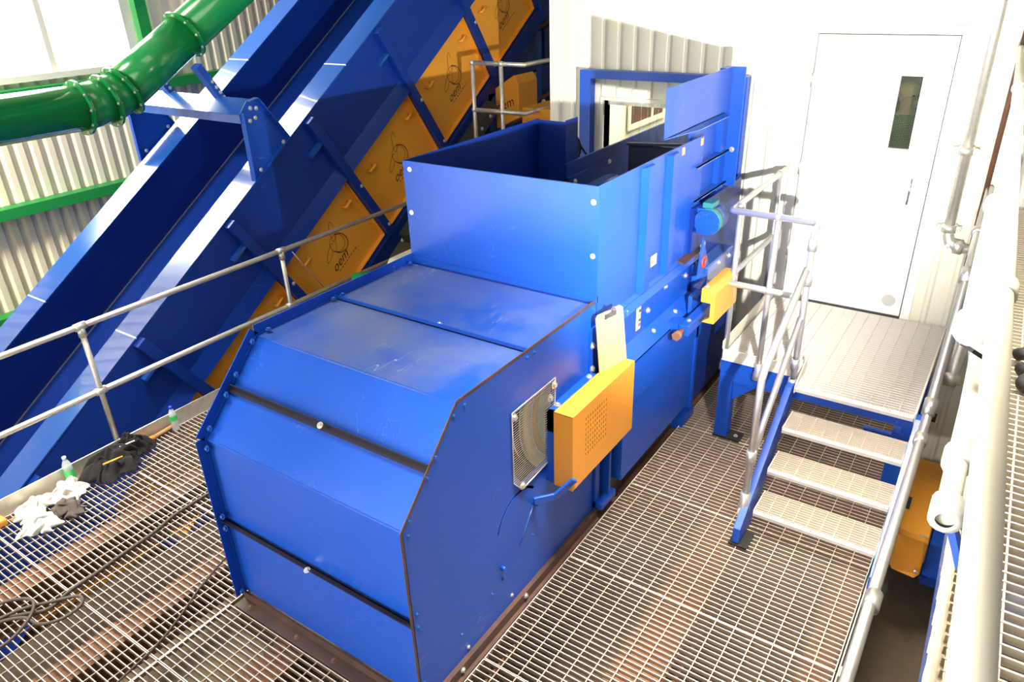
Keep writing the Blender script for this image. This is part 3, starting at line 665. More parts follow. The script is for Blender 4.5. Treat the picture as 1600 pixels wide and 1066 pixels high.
# orange guard box with slotted pattern
go = MB(); gy0, gy1, gz0, gz1, gx0, gx1 = 3.153, 3.975, .737, 1.27, -1.93, -1.80
holes = []
for i in range(10):
    for j in range(8):
        yy = 3.315+i*.029; zc = .915+j*.037
        holes.append([(yy-.0045, zc-.012), (yy+.0045, zc-.012), (yy+.0045, zc+.012), (yy-.0045, zc+.012)])
go.plate([(gy0, gz0), (gy1, gz0), (gy1, gz1), (gy0, gz1)], holes, lambda y, z: (gx1-.003, y, z), (.003, 0, 0))
go.box(gx0, gx1-.003, gy0, gy0+.003, gz0, gz1); go.box(gx0, gx1-.003, gy1-.003, gy1, gz0, gz1); go.box(gx0, gx1-.003, gy0, gy1, gz1-.003, gz1); go.box(gx0, gx1-.003, gy0, gy1, gz0, gz0+.003)
gd = go.build('belt_guard', 'yellow_guard', bl)
MB().box(gx0+.01, gx0+.014, gy0+.01, gy1-.01, gz0+.01, gz1-.01).build('guard_lining', 'black', gd)
m_ = MB(); m_.box(XR, gx0, 3.17, 3.72, gz1-.16, gz1-.02); m_.box(XR, gx0, 3.17, 3.2, gz0, gz1-.02); gm = m_.build('guard_mount', 'blue', bl)
for y in (3.26, 3.66): bolt((XR+.03, y, gz1-.02), (0, 0, 1), gm, .014)
for (y, z) in ((3.22, 1.27), (3.74, 1.23)): bolt((XR+.002, y, z+.04), (1, 0, 0), bl, .017)
m_ = MB(); m_.bar((XR+.02, 2.99, .70), (XR+.11, 3.1, .70), .02, .05, (0, 0, 1)); m_.bar((XR+.11, 3.1, .70), (gx1+.012, 3.16, .83), .02, .05, (.4, 0, 1)); m_.build('latch_bar', 'blue', bl, bevel=.006)
# vertical bracket behind the hood corner
m_ = MB(); m_.box(XR, XR+.012, 3.70, 3.84, 1.17, 1.56); m_.box(XR, XR+.06, 3.836, 3.845, 1.17, 1.56); vb = m_.build('corner_bracket', 'blue', bl)
for z in (1.44, 1.27): bolt((XR+.012, 3.73, z), (1, 0, 0), vb, .017); bolt((XR+.03, 3.835, z), (0, -1, 0), vb, .015)
bolt((XR+.012, 3.72, 1.19), (1, 0, 0), vb, .016)
# hopper
HZ0, HZ1 = 1.715, 2.455
m_ = MB(); m_.box(XL-.01, XR+.006, 3.79, 3.80, HZ0, HZ1); m_.box(XL-.01, XR+.006, 3.77, 3.80, HZ0, HZ0+.045); hf = m_.build('hopper_front', 'blue', bl)
for (x, z) in ((-3.47, 2.40), (-3.49, 2.09), (-2.03, 2.36), (-2.03, 2.02)): bolt((x, 3.79, z), (0, -1, 0), hf, .012)
MB().box(XL+.02, XR-.02, 3.802, 3.806, 1.2, HZ1).build('hopper_lining', 'blue_shaded', bl)  # inner sheet in the shaded blue, painting the hopper's inside dark
m_ = MB(); m_.box(XL-.01, XL, 3.80, 5.545, .06, HZ1); m_.box(XL, -3.25, 5.54, 5.548, 1.3, HZ1-.01); m_.box(-3.258, -3.25, 5.548, 5.75, 1.3, HZ1); m_.build('hopper_side', 'blue_shaded', bl)
m_ = MB(); m_.box(XR-.01, XR, 3.80, 5.475, 1.56, HZ1)
for y in (4.47, 4.87): m_.hexa([(XR, y-.09, 1.565), (XR, y+.09, 1.565), (XR+.035, y+.045, 1.565), (XR+.035, y-.045, 1.565), (XR, y-.09, HZ1-.02), (XR, y+.09, HZ1-.02), (XR+.035, y+.045, HZ1-.02), (XR+.035, y-.045, HZ1-.02)])
hs = m_.build('hopper_side', 'blue', bl)
m_ = MB(); m_.prism([(XR, 3.82, 1.565), (XR+.05, 3.82, 1.49), (XR+.05, 3.82, 1.483), (XR-.005, 3.82, 1.55)], (0, 1.65, 0)); m_.build('hopper_skirt', 'blue', bl)

for y in (5.07, 5.43): MB().box(XR+.0, XR+.006, y-.02, y+.02, 2.385, 2.44).build('weld_patch', 'tan', bl)
st = MB().box(XR+.001, XR+.002, 4.60, 4.70, 1.68, 1.76).build('warning_label', 'label_white', bl)
MB().prism([(XR+.0025, 4.665, 1.695), (XR+.0025, 4.69, 1.695), (XR+.0025, 4.678, 1.725)], (.0005, 0, 0)).build('label_print', 'label_orange', st); MB().box(XR+.002, XR+.0025, 4.615, 4.63, 1.7, 1.74).build('label_print', 'dark_grey', st)
# body below the hopper
m_ = MB(); m_.box(XR-.03, XR+.02, 4.05, 5.5, 1.19, 1.54); up_ = m_.build('body_panel', 'blue', bl)
for (y, z) in ((4.10, 1.29), (4.55, 1.37), (4.85, 1.45), (5.25, 1.40), (4.18, 1.50)): bolt((XR+.02, y, z), (1, 0, 0), up_, .016)
sl = MB().box(XR+.02, XR+.022, 4.36, 4.43, 1.28, 1.52).build('warning_label', 'label_white', bl)
for k in range(6): MB().box(XR+.022, XR+.0225, 4.395, 4.428, 1.30+k*.036, 1.325+k*.036).build('label_print', ['label_red', 'dark_grey', 'label_orange', 'dark_grey', 'label_orange', 'brown_dark'][k], sl)
m_ = MB(); m_.prism([(XR+.02, 3.95, 1.235), (XR+.10, 3.95, 1.135), (XR+.10, 3.95, 1.12), (XR-.02, 3.95, 1.2)], (0, 1.55, 0)); sg = m_.build('body_ledge', 'blue', bl)
for y in (4.06, 4.6, 5.0): bolt((XR+.055, y, 1.192), (.75, 0, .65), sg, .013)
m_ = MB(); m_.box(XR-.05, XR+.10, 3.95, 5.5, .80, 1.13); m_.build('body_panel', 'blue', bl)
m_ = MB(); m_.box(XR-.05, XR+.085, 4.08, 5.42, .17, .795); m_.build('access_door', 'blue', bl, bevel=.004)
m_ = MB(); m_.box(XR-.05, XR+.06, 5.45, 6.5, .10, 1.15); m_.build('body_panel', 'blue_shaded', bl)
MB().box(XR-.05, XR+.10, 5.405, 5.45, .10, 1.1).build('door_post', 'blue', bl)
m_ = MB(); m_.box(XR-.08, XR+.02, 3.80, 3.86, .06, 1.2); m_.box(XR-.05, XR+.06, 3.93, 3.96, .12, .9); m_.build('door_post', 'blue', bl)
MB().box(XR+.0, XR+.075, 3.80, 4.02, .08, .13).build('foot_plate', 'blue', bl); MB().box(XR+.0, XR+.1, 5.25, 5.5, -.05, .08).build('foot_plate', 'blue', bl)
MB().box(XR-.2, XR-.1, 3.80, 4.1, .06, 1.56).build('inner_bulkhead', 'blue_shaded', bl)
MB().box(XR-.1, XR+.0, 3.9, 6.5, -.2, .16).build('skid_beam', 'rust_dark', bl)
m_ = MB(); m_.box(XL, XR-.06, 3.85, 6.5, 1.0, 1.05); m_.box(XL, XL+.01, 5.54, 6.5, .06, 1.6); m_.build('bale_chamber', 'blue_shaded', bl)
# hinge strip at the end of the body
m_ = MB(); m_.box(XR+.0, XR+.035, 5.485, 5.52, 1.2, 1.58); m_.cyl((XR+.04, 5.54, 1.2), (XR+.04, 5.54, 1.6), .018, 10); m_.build('hinge', 'galv', bl)
MB().prism([(XR-.0, 5.1, 1.57), (XR+.06, 5.1, 1.555), (XR+.06, 5.1, 1.545), (XR, 5.1, 1.55)], (0, .42, 0)).build('angle_bar', 'rust_dark', bl)
# lug, box tube, guard over tie arms
m_ = MB().plate([(5.12, 1.12), (5.36, 1.10), (5.39, 1.18), (5.36, 1.25), (5.28, 1.29), (5.12, 1.29)], [[(5.285+.035*math.cos(a), 1.20+.045*math.sin(a)) for a in [2*math.pi*k/14 for k in range(14)]]], lambda y, z: (XR+.11, y, z), (.03, 0, 0)); m_.build('lifting_lug', 'blue', bl)
m_ = MB(); m_.box(-1.83, -1.755, 4.8, 5.5, 1.10, 1.19); bt = m_.build('tie_arm', 'blue', bl, bevel=.006)
m_ = MB(); m_.box(-1.92, -1.83, 4.82, 4.95, 1.1, 1.18); m_.build('tie_arm', 'blue', bl)
m_ = MB(); m_.cyl((-1.80, 4.8, 1.145), (-1.80, 4.70, 1.145), .02, 12); m_.cyl((-1.80, 4.74, 1.145), (-1.80, 4.68, 1.145), .036, 6); m_.build('tie_bolt', 'rust', bt); bolt((-1.79, 4.9, 1.19), (0, 0, 1), bt, .012)
gpts = [(-1.715, 1.47), (-1.66, 1.47), (-1.61, 1.44), (-1.60, 1.20), (-1.70, 1.20), (-1.64, 1.245), (-1.64, 1.36), (-1.715, 1.36)]
m_ = MB().prism([(x, 4.9, z) for x, z in gpts], (0, .5, 0)); og = m_.build('tie_guard', 'yellow_guard', bl, bevel=.006); bolt((-1.69, 4.95, 1.47), (0, 0, 1), og, .012)
# rear section: stiffened side, upper panel, flange, motor
m_ = MB(); m_.box(XR-.06, XR-.045, 5.3, 5.98, 1.1, 2.80); m_.build('rear_side', 'blue', bl)
m_ = MB(); m_.box(XR-.006, XR, 4.72, 5.86, 2.555, 2.885); m_.prism([(XR-.006, 4.72, 2.555), (XR-.006, 5.05, 2.555), (XR-.006, 5.86, 2.555), (XR-.006, 5.86, 2.56), (XR-.006, 4.72, 2.56)], (.006, 0, 0)); upn = m_.build('upper_panel', 'blue', bl)
MB().prism([(XR-.006, 4.72, 2.55), (XR-.006, 5.86, 2.55), (XR+.05, 5.86, 2.53), (XR+.05, 5.25, 2.53)], (0, 0, .006)).build('panel_ledge', 'blue_slate', upn)
for z in (2.26, 2.0): 
    m_ = MB(); m_.box(XR-.045, XR+.03, 5.3, 6.0, z-.02, z-.012); m_.box(XR+.022, XR+.03, 5.3, 6.0, z-.028, z-.012); m_.build('stiffener', 'blue_slate', bl)
m_ = MB(); m_.box(XR-.06, XR+.10, 5.99, 6.0, 1.95, 2.885); m_.box(XR-.06, XR+.0, 5.86, 6.0, 1.2, 2.885); fl_ = m_.build('rear_flange', 'blue', bl)
bolt((XR+.05, 5.99, 2.25), (0, -1, 0), fl_, .014)
m_ = MB().box(XR-.045, XR+.03, 5.3, 6.4, 1.2, 1.93); m_.build('rear_side', 'blue_shaded', bl)
for (y, z) in ((5.75, 1.72), (5.9, 1.75)): bolt((XR+.03, y, z), (1, 0, 0), bl, .014)
mo = MB(); mo.cyl((XR+.12, 5.02, 1.82), (XR+.12, 5.24, 1.82), .10, 20); mo.box(XR+.03, XR+.13, 5.05, 5.2, 1.72, 1.92)
mo.v = [V((v.x, v.y+.32, v.z-.0)) for v in mo.v]
mot = mo.build('motor', 'blue', bl); 
q = MB(); q.lathe([(.101, 0), (.104, 0), (.104, .08), (.101, .08)], (XR+.12, 5.36, 1.82), (0, 1, 0), 20); q.build('motor_band', 'turquoise', mot)
MB().box(XR+.06, XR+.14, 5.40, 5.53, 1.92, 1.96).build('terminal_box', 'turquoise', mot)
m_ = MB(); m_.prism([(XR+.13, 5.25, 1.73), (XR+.13, 5.46, 1.40), (XR+.13, 5.2, 1.42)], (.012, 0, 0)); tr = m_.build('guard_bracket', 'blue', bl)
MB().lathe([(.028, 0), (.028, .008), (.05, .008), (.05, 0)], (XR+.143, 5.30, 1.52), (1, 0, 0), 18).build('bearing_ring', 'label_red', tr)
m_ = MB(); m_.box(XR+.03, XR+.16, 5.35, 5.95, 1.22, 1.46); m_.build('gear_housing', 'blue_slate', bl, bevel=.01)
bolt((XR+.16, 5.6, 1.42), (1, 0, 0), bl, .014); bolt((XR+.16, 5.85, 1.40), (1, 0, 0), bl, .014); bolt((XR+.16, 5.5, 1.28), (1, 0, 0), bl, .014)

# ---- feed conveyor coming out of the wall opening, blue portal frame, curtain, fan
fc = thing('feed_conveyor', (-2.85, 6.2, 1.2), 'dark blue feed belt conveyor running from wall opening into the hopper', 'conveyor')
m_ = MB(); m_.box(-3.24, -3.22, 5.5, 8.6, 1.72, 2.10); m_.build('side_guard', 'blue_shaded', fc)
m_ = MB(); m_.box(-3.24, -3.19, 5.5, 6.3, 1.6, 1.98); sgd = m_.build('bearing_plate', 'blue_shaded', fc)
for (y, z) in ((5.6, 1.93), (6.25, 1.97)): bolt((-3.19, y, z), (1, 0, 0), sgd, .016)
m_ = MB(); m_.prism([(-3.19, 5.68, 1.86), (-3.09, 5.68, 1.86), (-3.05, 5.68, 1.80), (-3.05, 5.68, 1.74), (-3.19, 5.68, 1.74)], (0, .55, 0)); rl = m_.build('roller_cover', 'blue_slate', fc)
for y in (5.75, 5.95, 6.18): bolt((-3.05, y, 1.775), (1, 0, 0), rl, .012)
m_ = MB(); m_.box(-3.19, -2.2, 5.75, 8.6, 1.60, 1.64); m_.build('belt', 'rubber', fc)
MB().cyl((-3.18, 5.72, 1.57), (-2.2, 5.72, 1.57), .08, 20).build('head_roller', 'dark_grey', fc)
m_ = MB(); m_.box(-2.98, -2.14, 6.22, 6.24, 1.66, 2.16); m_.box(-2.2, -2.18, 5.9, 8.6, 1.6, 2.2); m_.build('side_guard', 'belt', fc)
m_ = MB(); m_.prism([(-3.0, 6.2, 2.15), (-2.98, 6.26, 2.15), (-2.16, 6.26, 2.20), (-2.16, 6.2, 2.20)], (0, 0, .02)); m_.build('guard_cap', 'belt', fc)
for x in (-3.1, -2.3): MB().box(x-.04, x+.04, 8.0, 8.1, GZ, 1.6).build('leg', 'blue', fc)
pf = thing('portal_frame', (-2.9, 6.6, 1.2), 'bright blue rectangular steel frame around the wall opening', 'frame')
MB().box(-3.69, -3.575, 6.56, 6.66, 1.0, 2.66).build('frame_post', 'blue', pf); MB().box(-3.69, -2.06, 6.56, 6.66, 2.66, 2.735).build('frame_header', 'blue', pf); MB().box(-2.14, -2.06, 6.56, 6.66, 1.0, 2.66).build('frame_post', 'blue', pf)
cu = thing('strip_curtain', (-2.8, 6.66, 1.6), 'clear plastic strip curtain hanging in the wall opening', 'curtain')
MB().box(-3.47, -2.17, 6.74, 6.77, 2.40, 2.445).build('curtain_rail', 'galv', cu)
x = -3.33; k = 0
while x < -2.25:
    k += 1; yy = 6.735+(k % 2)*.012; m_ = MB(); n_ = 6
    a = [(x+.13*i/n_, yy+.016*math.sin(i*1.1+k)) for i in range(n_+1)]
    vs = []; 
    for (xx, y_) in a: vs += [(xx, y_, 1.66), (xx, y_+.004*math.sin(k*2.), 2.43)]
    m_.add(vs, [(2*i, 2*i+1, 2*i+3, 2*i+2) for i in range(n_)], True); so_ = m_.build('strip', 'vinyl', cu)
    x += .095
fn = thing('cooling_fan', (-3.62, 6.3, 1.75), 'round black fan with ringed grille beside the blue frame post', 'fan')
fd = V((.75, -.65, 0)).normalized(); fcn = V((-3.60, 6.1, 2.07)); m_ = MB()
m_.lathe([(0, -.12), (.15, -.12), (.18, -.04), (.18, 0), (.165, .0), (.165, -.03), (0, -.03)], fcn, fd, 28); m_.build('housing', 'rubber', fn)
m_ = MB(); uu = fd.orthogonal().normalized(); ww = fd.cross(uu)
for r_ in (.03, .055, .08, .105, .13, .155): m_.tube([fcn+fd*.005+(uu*math.cos(a)+ww*math.sin(a))*r_ for a in [2*math.pi*i/28 for i in range(28)]], .004, 6, closed=True)
m_.build('grille', 'dark_grey', fn)
MB().tube([fcn-fd*.06+V((0, 0, .05)), fcn+V((.1, .15, .02)), fcn+V((.2, .25, -.2))], .012, 8).build('cable', 'rubber', fn); MB().box(fcn.x-.05, fcn.x+.05, fcn.y-.03, fcn.y+.07, 1.5, 1.92).build('stand', 'dark_grey', fn)

# clipboard
cb = thing('clipboard', (-1.87, 3.83, 1.28), 'brown hardboard clipboard with silver clip above the orange belt guard', 'clipboard')
m_ = MB(); bd = [(-1.92, 3.70, 1.272), (-1.86, 3.965, 1.272), (-1.885, 3.93, 1.66), (-1.90, 3.915, 1.675), (-1.945, 3.70, 1.675), (-1.95, 3.69, 1.655)]
m_.prism(bd, (.005, -.001, 0)); m_.build('board', 'clip_board', cb)
m_ = MB(); m_.bar((-1.925, 3.755, 1.645), (-1.90, 3.87, 1.645), .012, .035, (0, 0, 1)); m_.cyl((-1.915, 3.78, 1.67), (-1.895, 3.85, 1.67), .012, 10); m_.bar((-1.90, 3.80, 1.66), (-1.895, 3.83, 1.70), .03, .004, (1, 0, 0)); m_.build('clip', 'chrome', cb)

# ================================================================== ACCESS STAIR
ss = thing('access_stairs', (-.6, 5.0, 0), 'three-step galvanised stair and landing with blue frame below the white door', 'stairs')
DZ = .8
g = MB(); grate(g, -.975, -.19, 5.03, 6.62, DZ, .036, .1, .03); grate(g, -1.60, -.98, 5.30, 6.62, DZ, .036, .1, .03); g.build('deck', 'galv_bright', ss, side='tread_side')
def nosing(mb, x0, x1, y, z):
    mb.prism([(x0, y, z), (x0, y-.012, z-.003), (x0, y-.018, z-.014), (x0, y-.016, z-.04), (x0, y-.012, z-.04), (x0, y, z-.01)], (x1-x0, 0, 0))
    x = x0+.006
    while x < x1-.006: mb.sphere((x, y-.010, z-.001), .0065, 6); x += .017
m_ = MB(); nosing(m_, -.975, -.19, 5.02, DZ); m_.build('deck_nosing', 'galv_bright', ss)
for i, (y, z) in enumerate(((4.742, .6), (4.48, .4), (4.235, .2))):
    g = MB(); grate(g, -.965, -.185, y+.012, y+.25, z, .026, .085, .03); g.box(-.97, -.965, y-.01, y+.25, z-.045, z+.003); g.box(-.185, -.18, y-.01, y+.25, z-.045, z+.003)
    tr_ = g.build('tread', 'galv_bright', ss, side='tread_side'); m_ = MB(); nosing(m_, -.965, -.185, y, z); m_.build('tread_nosing', 'galv_bright', tr_)
m_ = MB(); m_.box(-1.63, -1.622, 5.27, 6.62, DZ-.06, DZ+.1); m_.box(-1.63, -1.05, 5.27, 5.278, DZ-.07, DZ+.03); m_.box(-1.05, -1.0, 5.25, 5.258, DZ-.06, DZ+.1); m_.hexa([(-.985, 5.0, DZ-.05), (-.978, 5.0, DZ-.05), (-.978, 5.3, DZ-.05), (-.985, 5.3, DZ-.05), (-.985, 5.0, DZ+.0), (-.978, 5.0, DZ+.0), (-.978, 5.3, DZ+.13), (-.985, 5.3, DZ+.13)]); m_.box(-.185, -.178, 5.0, 6.62, DZ-.05, DZ+.03); m_.build('toe_board', 'cream_paint', ss)
m_ = MB(); m_.box(-1.63, -.99, 5.285, 5.35, DZ-.26, DZ-.04); m_.box(-1.63, -1.57, 5.35, 6.6, DZ-.2, DZ-.04); m_.box(-.97, -.19, 5.04, 5.08, DZ-.12, DZ-.035); m_.box(-.25, -.19, 5.08, 6.6, DZ-.2, DZ-.04); m_.build('frame_beam', 'blue', ss)
for (x, y) in ((-1.575, 5.33), (-1.575, 6.5), (-.25, 5.15), (-.25, 6.5)):
    m_ = MB(); m_.box(x-.055, x+.055, y-.055, y+.055, 0, DZ-.2)
    if y < 6: 
        s_ = 1 if x < -1 else -1
        m_.prism([(x+s_*.055, y-.03, DZ-.26), (x+s_*.055, y-.03, DZ-.42), (x+s_*.075, y-.03, DZ-.42), (x+s_*.25, y-.03, DZ-.26)], (0, .05, 0))
    lg_ = m_.build('leg', 'blue', ss, bevel=.004)
    q = MB().box(x-.06, x+.17, y-.07, y+.07, .0, .012).build('base_plate', 'black', ss); bolt((x+.12, y, .012), (0, 0, 1), q, .012)
for x in (-1.02, -.155):
    m_ = MB(); x0, x1 = x-.025, x+.025
    m_.prism([(x0, 4.05, .02), (x0, 4.30, .02), (x0, 5.06, .62), (x0, 5.06, .80), (x0, 4.98, .80), (x0, 4.05, .14)], (.05, 0, 0)); m_.build('stringer', 'blue', ss, bevel=.003)
    MB().box(x0-.02, x1+.06, 4.04, 4.22, 0, .012).build('base_plate', 'black', ss)
# stair rail on the landing
RZ = 1.985
hp = lambda nm, pts, r=.024: MB().tube(pts, r, 14).build(nm, 'galv_rail', ss)
hp('rail', [(-1.655, 6.6, RZ), (-1.655, 5.24, RZ), (-1.655+.02, 5.22, RZ), (-1.06, 5.2, RZ), (-1.035, 5.17, RZ-.005), (-1.03, 5.06, RZ-.02)])
hp('mid_rail', [(-1.655, 6.6, 1.42), (-1.655, 5.24, 1.42), (-1.635, 5.22, 1.42), (-1.06, 5.2, 1.42)])
for (x, y, zb, zt) in ((-1.62, 5.33, .62, RZ), (-1.315, 5.225, .66, RZ), (-1.655, 6.45, .8, RZ)):
    hp('post', [(x, y, zb), (x, y, zt)], .022)
    MB().lathe([(.02, 0), (.04, 0), (.036, .05), (.03, .07), (.03, .14), (.02, .14)], (x, y, zb), (0, 0, 1), 14).build('clamp', 'galv_rail', ss)
    for z in (RZ, 1.42): MB().sphere((x, y-.01, z), .034, 12).build('clamp', 'galv_rail', ss)
hp('newel', [(-1.02, 5.10, .72), (-1.025, 5.05, 1.97)], .023); 
for z in (.78, .95, 1.62, 1.88): MB().lathe([(.02, -.04), (.032, -.04), (.032, .04), (.02, .04)], (-1.021, 5.085-(z-.72)*.04, z), (0, 0, 1), 14).build('clamp', 'galv_rail', ss)
hp('stair_rail', [(-1.035, 4.22, .24), (-1.04, 4.25, 1.21), (-1.04, 4.30, 1.265), (-1.035, 5.06, 1.70)], .024)
hp('stair_mid_rail', [(-1.03, 4.26, .62), (-1.03, 4.42, .80), (-1.03, 5.08, 1.32)], .022)
MB().lathe([(.02, -.05), (.034, -.05), (.034, .05), (.02, .05)], (-1.036, 4.235, .62), (0, .03, 1), 14).build('clamp', 'galv_rail', ss)
MB().lathe([(.0, -.06), (.042, -.06), (.042, -.02), (.034, .0), (.034, .08), (.0, .08)], (-1.035, 4.22, .25), (0, .03, 1), 14).build('clamp', 'galv_rail', ss)
MB().cyl((-1.03, 4.16, .17), (-1.03, 4.23, .22), .035, 14).build('rail_foot', 'galv_bright', ss)

# right-hand handrail of floor and stair
rh = thing('handrail', (-.1, 3.0, 0), 'galvanised handrail tube climbing beside the right edge of the floor and stairs', 'handrail')
tube_thing(rh, [(-.085, .6, 1.1), (-.1, 4.2, 1.12), (-.1, 4.30, 1.16), (-.1, 5.08, 1.93), (-.105, 5.2, 1.98), (-.13, 6.6, 2.0)], 'rail', .026, 'galv_dark')
tube_thing(rh, [(-.11, .6, .55), (-.12, 4.3, .56)], 'mid_rail', .02, 'galv_dark')
for p, ax in (((-.088, 2.78, 1.105), (0, 1, 0)), ((-.1, 4.2, 1.12), (0, 1, 0)), ((-.1, 4.38, 1.24), (0, .7, .7)), ((-.1, 5.0, 1.85), (0, .7, .7)), ((-.112, 5.5, 1.985), (0, 1, 0))): clamp(rh, p, ax, .036, .05, 'galv_dark')
for y in (2.78, 4.2): MB().tube([(-.12, y, -.05), (-.1, y, 1.1)], .022, 12).build('post', 'galv', rh)
for y in (3.35, 4.3): MB().box(-.18, -.12, y-.04, y+.04, -.06, .02).build('bracket', 'galv', rh)
tb = MB().box(-.185, -.178, 1.3, 5.0, -.04, .05); tag(tb.build('toe_board', 'galv'), 'narrow galvanised edge plate along the right floor edge', 'toe board')

# ================================================================== PIPES ON THE WHITE WALL
dp = thing('drain_pipe', (-.36, 6.62, 1.4), 'silver pipe with clamped couplings and elbow right of the white door', 'pipe')
MB().cyl((-.365, 6.6, 5.5), (-.335, 6.6, 1.68), .038, 18).build('pipe_length', 'galv', dp)
MB().tube([(-.335, 6.6, 1.68), (-.33, 6.6, 1.60), (-.31, 6.59, 1.55), (-.26, 6.57, 1.53), (-.2, 6.55, 1.52)], .042, 16).build('elbow', 'galv', dp)
MB().cyl((-.2, 6.55, 1.52), (.3, 6.5, 1.50), .036, 16).build('pipe_length', 'galv', dp)
for p, ax in (((-.345, 6.6, 2.27), (0, 0, 1)), ((-.334, 6.6, 1.66), (0, 0, 1)), ((-.24, 6.565, 1.525), (1, -.1, 0))):
    c_ = MB().lathe([(.03, -.03), (.055, -.03), (.055, .03), (.03, .03)], p, ax, 18); c_.box(p[0]-.085, p[0]+.085, p[1]-.02, p[1]+.02, p[2]-.02, p[2]+.02); co = c_.build('coupling', 'galv', dp)
    bolt((p[0]+.07, p[1]-.02, p[2]), (0, -1, 0), co, .014); bolt((p[0]-.07, p[1]-.02, p[2]), (0, -1, 0), co, .014)
lp = thing('drain_pipe', (-.05, 5.9, .5), 'dull grey lower pipe hanging beside the stair landing edge', 'pipe')
MB().tube([(-.03, 6.35, 1.4), (-.04, 5.98, .72), (-.05, 5.93, .62)], .045, 16).build('pipe_length', 'galv', lp)
MB().lathe([(.03, -.04), (.062, -.04), (.062, .04), (.03, .04)], (-.045, 5.95, .68), (0, .45, .9), 16).build('coupling', 'galv', lp)
MB().cyl((.0, 6.1, .95), (.08, 6.0, .7), .018, 10).build('strut', 'galv', lp)
kp = thing('cable_conduit', (-.16, 6.62, 1), 'thin dark brown vertical conduit at the right end of the white wall', 'pipe')
MB().cyl((-.165, 6.62, 5.5), (-.15, 6.62, 1.0), .02, 12).build('tube_length', 'brown_dark', kp)

# ================================================================== RIGHT UPPER WALKWAY (photographer's side)
def px(y): return .155-.0215*y
up = thing('walkway', (.5, 3.5, 1.9), 'overexposed cream grating walkway with toe plate at the right edge', 'walkway')
g = MB(); y = .3
while y < 6.5: g.box(px(y)+.02, px(y)+1.3, y-.0035, y+.0035, 1.87, 1.9); y += .045
for k in range(11): g.bar((px(.3)+.03+k*.12, .3, 1.893), (px(6.5)+.03+k*.12, 6.5, 1.893), .006, .008)
g.build('grating', 'cream_grate', up)
m_ = MB(); m_.bar((px(.3), .3, 1.93), (px(7.6), 6.5, 1.93), .012, .13); m_.bar((px(.3)+.03, .3, 1.868), (px(6.5)+.03, 6.5, 1.868), .05, .006); m_.build('toe_plate', 'cream_grate', up)
m_ = MB(); m_.bar((px(.3)+.02, .3, 1.75), (px(6.5)+.02, 6.5, 1.75), .05, .22); m_.build('edge_beam', 'blue_slate', up)
for y in (2.1, 4.6, 6.3): MB().bar((px(y)-.0, y, 1.80), (px(y)+1.3, y, 1.80), .08, .10).build('cross_beam', 'blue_slate', up)
for k in range(26):
    y = 1.0+k*.11; MB().box(px(y)-.02, px(y)-.006, y-.025, y+.02, 1.93, 1.955).build('clip', 'galv', up)
ur = thing('handrail', (.05, 1.5, 1.9), 'overexposed cream handrail tubes close to the camera at the right edge', 'handrail')
tx = lambda y: .098-.0395*y
MB().tube([(tx(.2), .2, 3.0), (tx(1.68), 1.68, 3.0)], .0205, 20).build('rail', 'cream_paint', ur)
MB().tube([(tx(1.68), 1.68, 3.0), (tx(6.6), 6.6, 3.0)], .0225, 20).build('rail', 'cream_paint', ur)
MB().tube([(.048, 1.64, 2.45), (.045, 2.2, 2.45), (-.02, 5.2, 2.45), (-.06, 6.6, 2.45)], .025, 20).build('mid_rail', 'cream_paint', ur)
for p, ax in (((tx(1.66), 1.66, 3.0), (0, 1, 0)), ((tx(3.0), 3.0, 3.0), (0, 1, 0)), ((tx(4.6), 4.6, 3.0), (0, 1, 0))): clamp(ur, p, ax, .028, .03, 'cream_paint')
for p, ax in (((.048, 1.66, 2.45), (0, 1, .1)), ((.047, 1.9, 2.45), (0, 1, 0)), ((.02, 3.3, 2.45), (0, 1, 0))): clamp(ur, p, ax, .036, .035, 'galv_bright')
MB().bar((.06, 1.66, 2.43), (.115, 1.72, 2.25), .03, .012).build('bracket', 'blue', ur)
for y in (5.6,): MB().tube([(px(y)-.02, y, 1.86), (px(y)-.03, y, 2.45), (tx(y), y, 3.0)], .02, 14).build('post', 'cream_paint', ur)
# white box and black fittings near it
em = bpy.data.materials.new('lamp_glow'); em.use_nodes = True; e_ = em.node_tree.nodes['Principled BSDF']
e_.inputs['Base Color'].default_value = (.9, .9, .88, 1); e_.inputs['Emission Color'].default_value = (1, .98, .96, 1); e_.inputs['Emission Strength'].default_value = .8; MATS['lamp_glow'] = em
wb = thing('work_lamp', (0, 2.9, 2.62), 'glaring white tubular work lamp lying along the right handrail', 'lamp')
MB().tube([(.0, 2.30, 2.66), (-.035, 3.6, 2.66)], .034, 18).build('diffuser', 'lamp_glow', wb)
MB().lathe([(.0, -.035), (.05, -.035), (.05, .03), (.034, .035), (.0, .035)], (.001, 2.29, 2.655), (0, 1, 0), 18).build('end_cap', 'white_plastic', wb)
MB().lathe([(.0, -.03), (.044, -.03), (.044, .03), (.0, .03)], (-.036, 3.62, 2.66), (0, 1, 0), 18).build('end_cap', 'white_plastic', wb)
MB().bar((.0, 2.26, 2.60), (.045, 2.30, 2.56), .05, .012).build('bracket', 'black', wb)
bf = thing('plug_cluster', (.29, 3.6, 1.9), 'black plug fittings on the pale walkway at the right edge', 'plug')
for (x, y, z) in ((.20, 3.78, 1.96), (.215, 3.6, 1.97), (.24, 3.5, 1.94)): MB().tube([(x, y, z-.02), (x+.05, y-.03, z+.02)], .03, 10).build('plug', 'black', bf)
MB().sphere((.25, 3.48, 1.95), .045, 12).build('knob', 'black', bf)

